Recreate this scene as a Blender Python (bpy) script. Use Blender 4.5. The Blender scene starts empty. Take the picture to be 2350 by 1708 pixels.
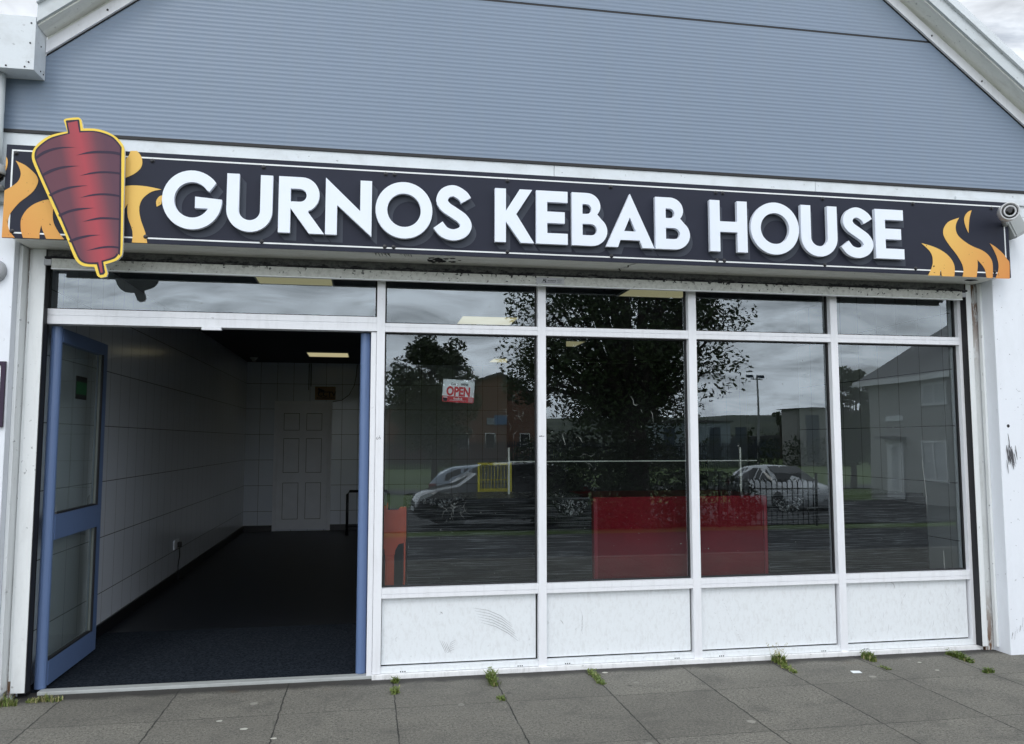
import bpy, bmesh, math, random
from mathutils import Vector, Matrix, noise
from mathutils.geometry import tessellate_polygon
R = math.radians
random.seed(7)
sc = bpy.context.scene
col = sc.collection

# ------------------------------------------------------------ camera
cam = bpy.data.cameras.new("camera"); co = bpy.data.objects.new("camera", cam); col.objects.link(co)
cam.sensor_width = 36; cam.lens = 28.54; cam.clip_start = 0.05; cam.clip_end = 4000
co.location = (0, -5.06, 1.419); co.rotation_euler = (R(90 + 4.884), 0, R(-10.068))
sc.camera = co

# ------------------------------------------------------------ sky, sun, exposure
SUN_EL, SUN_AZ = 48, 205          # compass-like: degrees from +Y (into the shop) clockwise
world = bpy.data.worlds.new("World"); sc.world = world; world.use_nodes = True
nt = world.node_tree; N = nt.nodes; Lk = nt.links; N.clear()
def wn(t, **kw):
    n = N.new(t)
    for k, v in kw.items(): setattr(n, k, v)
    return n
def wm(op, a, b=None, clamp=False):
    n = N.new('ShaderNodeMath'); n.operation = op; n.use_clamp = clamp
    for i, v in enumerate((a, b)):
        if v is None: continue
        if isinstance(v, (int, float)): n.inputs[i].default_value = v
        else: Lk.new(v, n.inputs[i])
    return n.outputs[0]
sky = wn('ShaderNodeTexSky', sky_type='NISHITA'); sky.sun_disc = False
sky.sun_elevation = R(SUN_EL); sky.sun_rotation = R(SUN_AZ); sky.air_density = 1.2; sky.dust_density = 1.5
tc = wn('ShaderNodeTexCoord'); sep = wn('ShaderNodeSeparateXYZ'); Lk.new(tc.outputs['Generated'], sep.inputs[0])
zz = wm('MAXIMUM', sep.outputs[2], 0.0); zz = wm('ADD', zz, 0.22)
px = wm('DIVIDE', sep.outputs[0], zz); py = wm('DIVIDE', sep.outputs[1], zz)
cmb = wn('ShaderNodeCombineXYZ'); Lk.new(px, cmb.inputs[0]); Lk.new(py, cmb.inputs[1]); cmb.inputs[2].default_value = 0.4
def wnoise(scale, detail, rough, dist):
    n = wn('ShaderNodeTexNoise'); n.inputs['Scale'].default_value = scale; n.inputs['Detail'].default_value = detail
    n.inputs['Roughness'].default_value = rough; n.inputs['Distortion'].default_value = dist
    Lk.new(cmb.outputs[0], n.inputs['Vector']); return n.outputs['Fac']
n1 = wnoise(1.3, 8, 0.62, 0.5); n2 = wnoise(2.6, 10, 0.6, 0.9)
cover = wn('ShaderNodeMapRange'); Lk.new(n1, cover.inputs[0]); cover.inputs[1].default_value = 0.30; cover.inputs[2].default_value = 0.43
tone = wn('ShaderNodeMapRange'); Lk.new(n2, tone.inputs[0]); tone.inputs[1].default_value = 0.36; tone.inputs[2].default_value = 0.62
tone.inputs[3].default_value = 0.54; tone.inputs[4].default_value = 1.08
side = wm('MULTIPLY', sep.outputs[1], -1.0); side = wm('MAXIMUM', side, 0.0)
CL_BACK, CL_FRONT = 15.0, 26.0
side = wm('MULTIPLY', side, CL_FRONT); side = wm('ADD', side, CL_BACK)
bright = wm('MULTIPLY', side, tone.outputs[0])
ccol = wn('ShaderNodeCombineColor')
Lk.new(wm('MULTIPLY', bright, 0.93), ccol.inputs[0]); Lk.new(wm('MULTIPLY', bright, 0.985), ccol.inputs[1]); Lk.new(wm('MULTIPLY', bright, 1.06), ccol.inputs[2])
smul = wn('ShaderNodeMix', data_type='RGBA', blend_type='MULTIPLY'); smul.inputs[0].default_value = 1.0
Lk.new(sky.outputs[0], smul.inputs[6]); smul.inputs[7].default_value = (1.0, 1.0, 1.0, 1)
mx = wn('ShaderNodeMix', data_type='RGBA'); Lk.new(cover.outputs[0], mx.inputs[0])
Lk.new(smul.outputs[2], mx.inputs[6]); Lk.new(ccol.outputs[0], mx.inputs[7])
bg = wn('ShaderNodeBackground'); bg.inputs[1].default_value = 0.1; Lk.new(mx.outputs[2], bg.inputs[0])
wo = wn('ShaderNodeOutputWorld'); Lk.new(bg.outputs[0], wo.inputs[0])
sl = bpy.data.lights.new("sun", 'SUN'); sl.energy = 0.8; sl.angle = R(14); sl.color = (1.0, 0.96, 0.9)
so = bpy.data.objects.new("sun", sl); col.objects.link(so)
a = R(SUN_AZ); d = Vector((math.sin(a) * math.cos(R(SUN_EL)), math.cos(a) * math.cos(R(SUN_EL)), math.sin(R(SUN_EL))))
so.rotation_euler = (-d).to_track_quat('-Z', 'Y').to_euler(); so.location = d * 50
sc.view_settings.view_transform = 'Standard'; sc.view_settings.look = 'None'
sc.view_settings.exposure = -0.42; sc.view_settings.gamma = 1.0
sc.render.engine = 'CYCLES'
sc.cycles.max_bounces = 10; sc.cycles.diffuse_bounces = 5; sc.cycles.glossy_bounces = 4; sc.cycles.transparent_max_bounces = 16

# ------------------------------------------------------------ materials
def s2l(c): return tuple(((v / 255) / 12.92 if v / 255 <= .04045 else ((v / 255 + .055) / 1.055) ** 2.4) for v in c)
class NT:
    def __init__(s, name):
        s.m = bpy.data.materials.new(name); s.m.use_nodes = True; s.t = s.m.node_tree
        s.b = s.t.nodes['Principled BSDF']; s.out = s.t.nodes['Material Output']
        s.geo = None
    def n(s, t, **kw):
        x = s.t.nodes.new(t)
        for k, v in kw.items(): setattr(x, k, v)
        return x
    def l(s, a, b): s.t.links.new(a, b)
    def pos(s):
        if not s.geo: s.geo = s.n('ShaderNodeNewGeometry')
        return s.geo.outputs['Position']
    def xyz(s):
        k = s.n('ShaderNodeSeparateXYZ'); s.l(s.pos(), k.inputs[0]); return k.outputs
    def math(s, op, a, b=None, c=None, clamp=False):
        n = s.n('ShaderNodeMath', operation=op); n.use_clamp = clamp
        for i, v in enumerate((a, b, c)):
            if v is None: continue
            if isinstance(v, (int, float)): n.inputs[i].default_value = v
            else: s.l(v, n.inputs[i])
        return n.outputs[0]
    def noise(s, scale, detail=4, rough=.55, dist=0, stretch=None, off=0):
        n = s.n('ShaderNodeTexNoise'); n.inputs['Scale'].default_value = scale; n.inputs['Detail'].default_value = detail
        n.inputs['Roughness'].default_value = rough; n.inputs['Distortion'].default_value = dist
        mp = s.n('ShaderNodeMapping'); s.l(s.pos(), mp.inputs[0]); mp.inputs['Location'].default_value = (off, off, off)
        if stretch: mp.inputs['Scale'].default_value = stretch
        s.l(mp.outputs[0], n.inputs['Vector']); return n.outputs['Fac']
    def voro(s, scale, feature='F1', stretch=None):
        n = s.n('ShaderNodeTexVoronoi', feature=feature); n.inputs['Scale'].default_value = scale
        mp = s.n('ShaderNodeMapping'); s.l(s.pos(), mp.inputs[0])
        if stretch: mp.inputs['Scale'].default_value = stretch
        s.l(mp.outputs[0], n.inputs['Vector']); return n
    def ramp(s, v, a, b, lo=0.0, hi=1.0):
        n = s.n('ShaderNodeMapRange'); s.l(v, n.inputs[0])
        for i, x in zip((1, 2, 3, 4), (a, b, lo, hi)): n.inputs[i].default_value = x
        return n.outputs[0]
    def mix(s, f, a, b, blend='MIX'):
        n = s.n('ShaderNodeMix', data_type='RGBA', blend_type=blend)
        if isinstance(f, (int, float)): n.inputs[0].default_value = f
        else: s.l(f, n.inputs[0])
        for i, v in ((6, a), (7, b)):
            if isinstance(v, tuple): n.inputs[i].default_value = (*v[:3], 1)
            else: s.l(v, n.inputs[i])
        return n.outputs[2]
    def col(s, v):
        if isinstance(v, tuple): s.b.inputs['Base Color'].default_value = (*v[:3], 1)
        else: s.l(v, s.b.inputs['Base Color'])
    def rough(s, v):
        if isinstance(v, (int, float)): s.b.inputs['Roughness'].default_value = v
        else: s.l(v, s.b.inputs['Roughness'])
    def bump(s, h, strength=.3, dist=.01):
        n = s.n('ShaderNodeBump'); n.inputs['Strength'].default_value = strength; n.inputs['Distance'].default_value = dist
        s.l(h, n.inputs['Height']); s.l(n.outputs[0], s.b.inputs['Normal']); return n
def simple(name, c, rough=.5, metal=0.0, var=.12, scale=6, spec=.5):
    t = NT(name); t.b.inputs['Specular IOR Level'].default_value = spec; v = t.ramp(t.noise(scale, 5), .3, .7, 1 - var, 1 + var * .4)
    m = t.n('ShaderNodeMix', data_type='RGBA', blend_type='MULTIPLY'); m.inputs[0].default_value = 1
    m.inputs[6].default_value = (*c, 1); cc = t.n('ShaderNodeCombineColor')
    for i in range(3): t.l(v, cc.inputs[i])
    t.l(cc.outputs[0], m.inputs[7]); t.col(m.outputs[2]); t.rough(rough); t.b.inputs['Metallic'].default_value = metal
    return t.m
def paint(name, base, dirt=(.30, .29, .27), amount=.5, spots=.5, rough=.42, streak=(7, 7, 1.2), rust=False):
    """weathered painted metal: vertical streaks of grime, fine specks, a few chips"""
    t = NT(name)
    st = t.ramp(t.noise(3.2, 8, .65, .4, streak), .48, .80)
    fine = t.ramp(t.noise(55, 6, .7), .52, .78)
    f = t.math('MULTIPLY', t.math('MULTIPLY', t.math('ADD', st, t.math('MULTIPLY', fine, .35)), amount), 1.0, clamp=True)
    c = t.mix(f, base, dirt)
    sp = t.ramp(t.noise(34, 3, .5, 0, None, 5), .70 - .05 * spots, .74 - .05 * spots)
    sp = t.math('MULTIPLY', sp, t.ramp(t.noise(3, 3, .5, 0, None, 9), .42, .62))
    c = t.mix(t.math('MULTIPLY', sp, min(1, spots)), c, (.07, .065, .06))
    if rust:
        z = t.xyz()[2]
        rz = t.math('ADD', t.ramp(z, .45, .05), t.ramp(z, 1.9, 2.4))
        rn = t.ramp(t.noise(9, 8, .7, .5, (3, 3, .8)), .44, .52)
        c = t.mix(t.math('MULTIPLY', rn, rz, clamp=True), c, (.16, .075, .03))
    t.col(c); t.rough(t.ramp(st, 0, 1, rough, min(1, rough + .25))); t.bump(fine, .06, .002)
    return t.m
WHITE = (.80, .82, .84)
M = {}
M['frame'] = paint('white_frame_paint', (.82, .83, .86), amount=.20, spots=.25, rough=.35)
M['wall'] = paint('white_wall_render', (.80, .83, .88), amount=.14, spots=.3, rough=.7, streak=(2, 2, .8))
M['panel'] = paint('scuffed_white_panel', (.78, .81, .83), dirt=(.47, .46, .45), amount=.40, spots=.22, rough=.45, streak=(16, 16, 7))
M['base'] = paint('white_base_trim', (.84, .84, .84), amount=.5, spots=.5)
M['guide'] = paint('white_guide_paint', (.78, .80, .80), amount=.22, spots=.6, rust=False)
M['rusty'] = paint('rusty_channel_paint', (.66, .68, .68), amount=.45, spots=.8, rust=True)
M['trim'] = paint('white_trim_paint', (.66, .70, .73), amount=.34, spots=.6, streak=(1.5, 1.5, 2))
M['soffit'] = paint('grimy_soffit', (.80, .81, .76), dirt=(.35, .34, .30), amount=.5, spots=.5, streak=(1.2, 4, 1))
M['barge'] = paint('bargeboard_paint', (.56, .60, .62), amount=.35, spots=.8, streak=(2, 2, 2))
M['black'] = simple('black_rubber', (.012, .012, .014), .6)
M['gap'] = simple('black_gap', (.004, .004, .005), .9)
M['mildew'] = None
t = NT('mildewed_bar'); base = t.mix(t.ramp(t.noise(40, 8, .7), .45, .75), (.52, .53, .49), (.32, .32, .29))
z = t.xyz()[2]; lowz = t.ramp(z, 2.44, 2.47)
sp = t.ramp(t.math('ADD', t.noise(38, 4, .6, .2), t.math('MULTIPLY', lowz, .10)), .62, .66)
sp = t.math('MULTIPLY', sp, t.ramp(t.noise(2.2, 3, .5), .38, .55))
t.col(t.mix(sp, base, (.012, .012, .014))); t.rough(.6); M['mildew'] = t.m
t = NT('mouldy_curtain'); base = t.mix(t.ramp(t.noise(60, 8, .7, 0, (.6, 1, 1)), .4, .7), (.16, .165, .16), (.05, .05, .055))
z = t.xyz()[2]; k = t.math('ADD', t.noise(30, 6, .7, 0, (.5, 1, 1)), t.ramp(z, 2.515, 2.475, -.1, .2))
t.col(t.mix(t.ramp(k, .55, .68), base, (.008, .008, .012))); t.rough(.7); M['curtain'] = t.m
# cladding
t = NT('blue_grey_cladding'); v = t.noise(.8, 4, .5, 0, (1, 1, 2)); fine = t.noise(120, 3, .5)
st_ = t.ramp(t.noise(2.2, 6, .65, 0, (5, 5, .35), 2), .45, .8, 0, .30); c = t.mix(v, (.164, .218, .296), (.193, .248, .332)); c = t.mix(st_, c, (.20, .24, .28)); c = t.mix(t.ramp(fine, .3, .8, 0, .10), c, (.28, .33, .38)); t.col(c); t.rough(.42)
t.b.inputs['Metallic'].default_value = 0.0; M['clad'] = t.m
# sign board
M['board'] = simple('charcoal_board', (.027, .030, .046), .55, var=.06, spec=.15)
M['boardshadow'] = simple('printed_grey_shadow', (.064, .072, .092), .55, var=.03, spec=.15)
M['line'] = simple('white_print', (.82, .84, .84), .5, var=.02)
M['letter'] = simple('white_letter_acrylic', (.80, .85, .94), .30, var=.02)
t = NT('flame_print'); x, y, z = t.xyz()
g = t.math('ADD', t.ramp(x, -1.3, -1.9, 0, .6), t.ramp(x, 3.7, 4.28, 0, .8)); g = t.math('ADD', g, t.ramp(z, 2.9, 2.5, -.15, .25), clamp=True)
c = t.mix(g, (.82, .52, .135), (.68, .27, .075)); sp = t.ramp(t.noise(52, 2, .5, .3), .735, .75)
c = t.mix(sp, c, (.06, .03, .02)); t.col(c); t.rough(.5); t.b.inputs['Specular IOR Level'].default_value = .2; M['flame'] = t.m
M['kyellow'] = simple('yellow_print', (.90, .64, .10), .5, var=.03, spec=.2)
M['kdark'] = simple('dark_outline_print', (.045, .03, .055), .5, var=.03, spec=.2)
M['kedge'] = simple('white_board_edge', (.75, .75, .74), .6)
t = NT('red_meat_print'); x, y, z = t.xyz()
# the printed highlight leans with the spit
u = t.math('ADD', x, t.math('MULTIPLY', t.math('SUBTRACT', z, 2.75), .22))
r = t.n('ShaderNodeValToRGB'); t.l(t.ramp(u, -1.845, -1.385), r.inputs[0])
e = r.color_ramp.elements; e[0].position = .0; e[0].color = (.125, .058, .080, 1); e[1].position = 1; e[1].color = (.120, .056, .082, 1)
for p, c in ((.48, (.150, .058, .078, 1)), (.62, (.36, .072, .088, 1)), (.72, (.42, .072, .090, 1)), (.90, (.16, .064, .084, 1))):
    q = e.new(p); q.color = c
t.col(r.outputs[0]); t.rough(.5); t.b.inputs['Specular IOR Level'].default_value = .2; M['meat'] = t.m
# glass: thin pane, mirror-like on both faces
def glass(name, tint, refl, wob=.0008, marks=True, film=0.0):
    t = NT(name); t.t.nodes.remove(t.b)
    tr = t.n('ShaderNodeBsdfTransparent'); tr.inputs[0].default_value = (*tint, 1)
    gl = t.n('ShaderNodeBsdfGlossy'); gl.inputs['Roughness'].default_value = 0.0; gl.inputs[0].default_value = (.87, .955, 1.0, 1)
    bp = t.n('ShaderNodeBump'); bp.inputs['Strength'].default_value = 1.0; bp.inputs['Distance'].default_value = wob
    t.l(t.noise(1.6, 1.0, .4, 0, (1, 1, .8)), bp.inputs['Height']); t.l(bp.outputs[0], gl.inputs['Normal'])
    fr = t.n('ShaderNodeFresnel'); fr.inputs[0].default_value = 1.5
    f = t.math('ADD', t.math('MULTIPLY', fr.outputs[0], 1.7), refl, clamp=True)
    mxx = t.n('ShaderNodeMixShader'); t.l(f, mxx.inputs[0]); t.l(tr.outputs[0], mxx.inputs[1]); t.l(gl.outputs[0], mxx.inputs[2])
    last = mxx.outputs[0]
    if marks:
        df = t.n('ShaderNodeBsdfDiffuse'); df.inputs[0].default_value = (.55, .58, .55, 1)
        w = t.noise(5, 6, .6, 2.5, (1, 1, .45)); ridge = t.math('ABSOLUTE', t.math('SUBTRACT', w, .5))
        line = t.math('MULTIPLY', t.ramp(ridge, .006, .0), t.ramp(t.noise(1.7, 4, .6, 0, None, 3), .58, .70))
        haze = t.math('MULTIPLY', t.ramp(t.noise(2.4, 6, .65), .4, .9), .010)
        dots = t.math('MULTIPLY', t.ramp(t.noise(90, 1, .5), .80, .82), .5)
        m2 = t.n('ShaderNodeMixShader'); t.l(t.math('ADD', t.math('ADD', t.math('MULTIPLY', line, .035), haze), dots, clamp=True), m2.inputs[0])
        t.l(last, m2.inputs[1]); t.l(df.outputs[0], m2.inputs[2]); last = m2.outputs[0]
    if not marks:
        df = t.n('ShaderNodeBsdfDiffuse'); df.inputs[0].default_value = (.62, .72, .69, 1); m2 = t.n('ShaderNodeMixShader'); m2.inputs[0].default_value = film  # pale diffuse mix paints a milky reflection over the door glass
        t.l(last, m2.inputs[1]); t.l(df.outputs[0], m2.inputs[2]); last = m2.outputs[0]
    t.l(last, t.out.inputs[0]); return t.m
M['glass'] = glass('window_glass', (.88, .92, .92), .080)
M['doorglass'] = glass('door_glass', (.92, .98, .96), .07, marks=False, film=.13)
M['shelfglass'] = glass('shelf_glass', (.85, .95, .9), .03, marks=False)
M['carglass'] = simple('car_glass', (.01, .012, .014), .05, var=0)
# tiles: white wall tile 0.25 x 0.40 with thin grout
def tiles(name, axis, u0, c=(.80, .85, .93)):
    t = NT(name); o = t.xyz(); h = o[axis]; z = o[2]
    def joint(v, size, off, w):
        f = t.math('FRACT', t.math('DIVIDE', t.math('SUBTRACT', v, off), size)); f = t.math('MULTIPLY', t.math('ABSOLUTE', t.math('SUBTRACT', f, .5)), 2 * size)
        return t.ramp(f, size - 2 * w, size - w)      # 1 in the joint
    jh = joint(h, .255, u0, .0036); jz = joint(z, .404, .722, .0036)
    j = t.math('MAXIMUM', t.math('MULTIPLY', jh, .85), jz)
    v = t.noise(1.5, 3); base = t.mix(v, c, tuple(k * .9 for k in c))
    t.col(t.mix(j, base, (.035, .04, .045))); t.rough(t.ramp(j, 0, 1, .16, .8)); t.bump(t.math('MULTIPLY', j, -1), .5, .002)
    return t.m
M['tile_side'] = tiles('wall_tiles_side', 1, .163)
M['tile_right'] = tiles('wall_tiles_right', 1, .163, (.82, .86, .88))
M['tile_back'] = tiles('wall_tiles_back', 0, -1.43, (.74, .80, .90))
M['column'] = simple('dark_column_paint', (.016, .018, .022), .8)
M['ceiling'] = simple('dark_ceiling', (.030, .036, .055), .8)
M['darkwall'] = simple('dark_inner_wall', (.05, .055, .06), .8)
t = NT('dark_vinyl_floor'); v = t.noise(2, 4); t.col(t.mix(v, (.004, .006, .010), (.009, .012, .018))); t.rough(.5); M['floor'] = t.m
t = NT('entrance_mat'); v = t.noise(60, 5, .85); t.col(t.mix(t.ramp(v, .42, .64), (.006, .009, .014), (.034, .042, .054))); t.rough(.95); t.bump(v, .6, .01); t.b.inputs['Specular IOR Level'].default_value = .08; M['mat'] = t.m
M['skirt'] = simple('black_skirting', (.006, .007, .010), .4)
M['idoor'] = simple('white_inner_door', (.82, .85, .92), .5, var=.05)
t = NT('light_diffuser'); t.col((.75, .72, .55)); t.b.inputs['Emission Color'].default_value = (.80, .74, .42, 1); t.b.inputs['Emission Strength'].default_value = .42; M['diffuser'] = t.m
t = NT('light_diffuser_bright'); t.col((.75, .72, .55)); t.b.inputs['Emission Color'].default_value = (.90, .80, .45, 1); t.b.inputs['Emission Strength'].default_value = .66; M['diffuser2'] = t.m
t = NT('blue_door_paint'); v = t.ramp(t.noise(14, 5, .6, 0, (3, 3, .5)), .62, .8, 0, .35); t.col(t.mix(v, (.120, .185, .345), (.06, .085, .15))); t.rough(.38); M['blue'] = t.m
M['alu'] = paint('aluminium_threshold', (.42, .44, .43), dirt=(.2, .2, .18), amount=.6, spots=.4, rough=.4, streak=(1, 6, 6))
# cling-wrapped black counter
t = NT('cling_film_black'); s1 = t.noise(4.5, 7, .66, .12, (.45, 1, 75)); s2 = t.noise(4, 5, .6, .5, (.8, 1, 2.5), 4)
ln = t.math('MULTIPLY', t.ramp(s1, .545, .60), t.ramp(s2, .25, .50)); t.col(t.mix(t.math('MULTIPLY', ln, .42), (.004, .005, .007), (.60, .63, .66)))  # sky glints on the wrap painted into the colour as pale streaks
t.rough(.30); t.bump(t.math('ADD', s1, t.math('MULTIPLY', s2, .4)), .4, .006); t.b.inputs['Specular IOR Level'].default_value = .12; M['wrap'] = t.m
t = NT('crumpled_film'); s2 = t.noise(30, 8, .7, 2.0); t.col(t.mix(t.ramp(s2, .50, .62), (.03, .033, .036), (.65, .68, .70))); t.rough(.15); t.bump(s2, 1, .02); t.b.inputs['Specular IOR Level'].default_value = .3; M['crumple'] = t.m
t = NT('dark_red_panel'); v = t.noise(3, 6, .6); t.col(t.mix(t.ramp(v, .35, .75), (.25, .006, .018), (.18, .008, .016))); t.rough(.4); t.b.inputs['Specular IOR Level'].default_value = .12; M['redbox'] = t.m
M['redtop'] = simple('dark_red_worktop', (.07, .003, .008), .4, spec=.1)
M['orange'] = simple('orange_plastic', (.62, .085, .03), .45)
M['yellow'] = simple('yellow_plastic', (.50, .43, .03), .45)
M['chrome'] = simple('white_tube', (.75, .77, .70), .3)
M['metalblack'] = simple('black_metal', (.008, .009, .012), .3)
M['screw'] = simple('dark_screw', (.02, .02, .025), .4)
M['bead'] = simple('dark_glazing_bead', (.16, .18, .17), .5)
M['grey'] = simple('grey_plastic', (.42, .43, .45), .45)
M['camwhite'] = simple('camera_white', (.68, .69, .70), .35)
M['camgrey'] = simple('camera_grey', (.36, .38, .38), .5)
M['lens'] = simple('lens_black', (.003, .003, .004), .08)
M['mark'] = simple('dark_scuff', (.10, .10, .11), .8)
M['mark2'] = simple('light_scuff', (.42, .43, .44), .8)
M['ink'] = simple('black_ink', (.01, .01, .012), .6)
M['drip'] = simple('white_drip', (.72, .74, .72), .6)
M['gumgrey'] = simple('old_gum', (.50, .49, .43), .8)
M['red'] = simple('red_print', (.62, .035, .055), .45, var=.03)
M['card'] = simple('white_card', (.86, .90, .91), .4, var=.03)
M['pipe'] = simple('pale_downpipe', (.62, .66, .67), .4)
# paving
t = NT('concrete_paving'); x, y, z = t.xyz()
wob = t.math('MULTIPLY', t.math('SUBTRACT', t.noise(12, 5, .7), .5), .022)
def jt(v, size, off, w):
    vv = t.math('ADD', v, wob); f = t.math('FRACT', t.math('DIVIDE', t.math('SUBTRACT', vv, off), size))
    f = t.math('MULTIPLY', t.math('ABSOLUTE', t.math('SUBTRACT', f, .5)), 2 * size); return t.ramp(f, size - 2.6 * w, size - w * .8)
jx = jt(x, .6035, .17, .0042); jy = jt(y, .672, -.548, .0030)
jn = t.math('MULTIPLY', t.math('MAXIMUM', jx, t.math('MULTIPLY', jy, .8)), t.ramp(t.noise(5, 3), .3, .55, .55, 1))
sp1 = t.ramp(t.noise(62, 6, .85), .43, .56); sp2 = t.ramp(t.noise(130, 4, .8, 0, None, 3), .42, .58); big = t.ramp(t.noise(2.1, 5, .6), .3, .75)
v = t.math('ADD', t.math('MULTIPLY', sp1, .5), t.math('MULTIPLY', sp2, .5))
c = t.mix(v, (.040, .039, .034), (.355, .338, .285)); c = t.mix(t.math('MULTIPLY', big, .50), c, (.088, .086, .078)); c = t.mix(t.ramp(t.noise(9, 5, .65, .4, None, 8), .50, .72, 0, .6), c, (.20, .19, .16)); c = t.mix(t.ramp(t.noise(3.3, 6, .7, .6, None, 12), .50, .70, 0, .55), c, (.070, .068, .062))
cell = t.n('ShaderNodeTexWhiteNoise'); cell.noise_dimensions = '2D'; cx = t.n('ShaderNodeCombineXYZ')
t.l(t.math('FLOOR', t.math('DIVIDE', t.math('SUBTRACT', x, .17), .6035)), cx.inputs[0]); t.l(t.math('FLOOR', t.math('DIVIDE', t.math('SUBTRACT', y, -.548), .672)), cx.inputs[1]); t.l(cx.outputs[0], cell.inputs['Vector'])
c = t.mix(t.ramp(cell.outputs['Value'], 0, 1, 0, .36), c, (.09, .086, .075))
vo = t.voro(3.6, stretch=(1, 1, 0)); gum = t.ramp(t.math('ADD', vo.outputs['Distance'], t.math('MULTIPLY', t.noise(30, 2), .04)), .118, .100)
sepc = t.n('ShaderNodeSeparateColor'); t.l(vo.outputs['Color'], sepc.inputs[0])
gum = t.math('MULTIPLY', gum, t.ramp(sepc.outputs[0], .45, .95, 0, .75)); c = t.mix(gum, c, (.34, .33, .29))
vo2 = t.voro(5.3, stretch=(1, 1, 0)); sc2 = t.n('ShaderNodeSeparateColor'); t.l(vo2.outputs['Color'], sc2.inputs[0])
c = t.mix(t.math('MULTIPLY', t.ramp(vo2.outputs['Distance'], .11, .07), t.ramp(sc2.outputs[1], .80, .9, 0, .55)), c, (.045, .043, .04))
edge = t.math('MULTIPLY', t.ramp(t.math('ADD', y, t.math('MULTIPLY', t.noise(6, 5), .12)), -.075, -.01), .9); c = t.mix(edge, c, (.03, .028, .026))  # dark band at the shopfront base: contact shade painted in along with grime
stn = t.math('MULTIPLY', t.ramp(t.noise(4, 4, .6, 0, None, 7), .62, .75), t.ramp(y, -.3, -.08)); c = t.mix(t.math('MULTIPLY', stn, .5), c, (.13, .085, .05))
c = t.mix(jn, c, (.018, .018, .016)); t.col(c); t.rough(.9); t.bump(t.math('SUBTRACT', t.math('ADD', t.math('MULTIPLY', v, .35), t.math('MULTIPLY', big, .3)), jn), .35, .006)
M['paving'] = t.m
t = NT('asphalt'); v = t.noise(60, 4, .7); c = t.mix(v, (.040, .040, .043), (.075, .075, .075)); t.col(c); t.rough(.9); M['asphalt'] = t.m
M['kerb'] = simple('kerb_concrete', (.22, .21, .19), .9)
t = NT('grass_ground'); v = t.noise(.6, 6, .6); w = t.noise(14, 4, .7); c = t.mix(v, (.085, .16, .03), (.15, .21, .05)); c = t.mix(t.math('MULTIPLY', w, .4), c, (.06, .10, .022)); t.col(c); t.rough(.95); M['grass'] = t.m
t = NT('hill_ground'); v = t.noise(.012, 6, .6); c = t.mix(t.ramp(v, .4, .6), (.035, .055, .035), (.075, .10, .055)); t.col(c); t.rough(.95); M['hill'] = t.m
def leafmat(name, a, b):
    t = NT(name); c = t.mix(t.ramp(t.noise(1.3, 4), .3, .7), a, b); t.col(c); t.rough(.55); return t.m
M['leaf'] = leafmat('tree_leaves', (.035, .065, .018), (.075, .12, .03))
M['leaf2'] = leafmat('pale_tree_leaves', (.05, .075, .03), (.10, .13, .055))
M['bush'] = leafmat('bush_leaves', (.018, .035, .010), (.04, .065, .016))
M['weed'] = leafmat('weed_leaves', (.075, .125, .018), (.16, .205, .045))
M['straw'] = leafmat('dry_grass', (.30, .27, .12), (.38, .34, .17))
M['bark'] = simple('bark', (.06, .045, .035), .9)
t = NT('brick_wall'); b = t.n('ShaderNodeTexBrick'); mp = t.n('ShaderNodeMapping'); t.l(t.pos(), mp.inputs[0]); mp.inputs['Rotation'].default_value = (R(90), 0, 0); t.l(mp.outputs[0], b.inputs[0])
b.inputs['Color1'].default_value = (.26, .10, .06, 1); b.inputs['Color2'].default_value = (.20, .085, .05, 1); b.inputs['Mortar'].default_value = (.3, .27, .24, 1); b.inputs['Scale'].default_value = 4; t.col(b.outputs[0]); t.rough(.85); M['brick'] = t.m
M['slate'] = simple('roof_slate', (.10, .10, .11), .6)
M['render'] = simple('pale_render', (.42, .42, .41), .85)
M['upvc'] = simple('white_upvc', (.88, .89, .90), .4)
M['paleclad'] = simple('pale_shed_cladding', (.38, .45, .52), .5)
M['darkclad'] = simple('dark_shed_cladding', (.05, .08, .12), .5)
M['sheetblue'] = simple('blue_sign_face', (.12, .26, .50), .5)
M['navy'] = simple('navy_fence_paint', (.015, .022, .045), .5)
M['rail'] = simple('black_rail_paint', (.012, .013, .014), .4)
M['carsilver'] = simple('silver_car_paint', (.42, .48, .55), .18, .4, var=.02)
M['carblack'] = simple('black_car_paint', (.010, .011, .013), .06, 0, var=0)
M['carwhite'] = simple('white_car_paint', (.86, .88, .90), .2, 0, var=.02)
M['tyre'] = simple('tyre_rubber', (.015, .015, .016), .8)
M['rim'] = simple('wheel_rim', (.4, .41, .42), .3, .7)
M['lampred'] = simple('red_lamp_glass', (.35, .01, .01), .15)
M['lampclear'] = simple('clear_lamp_glass', (.6, .62, .62), .1)
M['curt'] = simple('net_curtain', (.62, .64, .66), .9)

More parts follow.
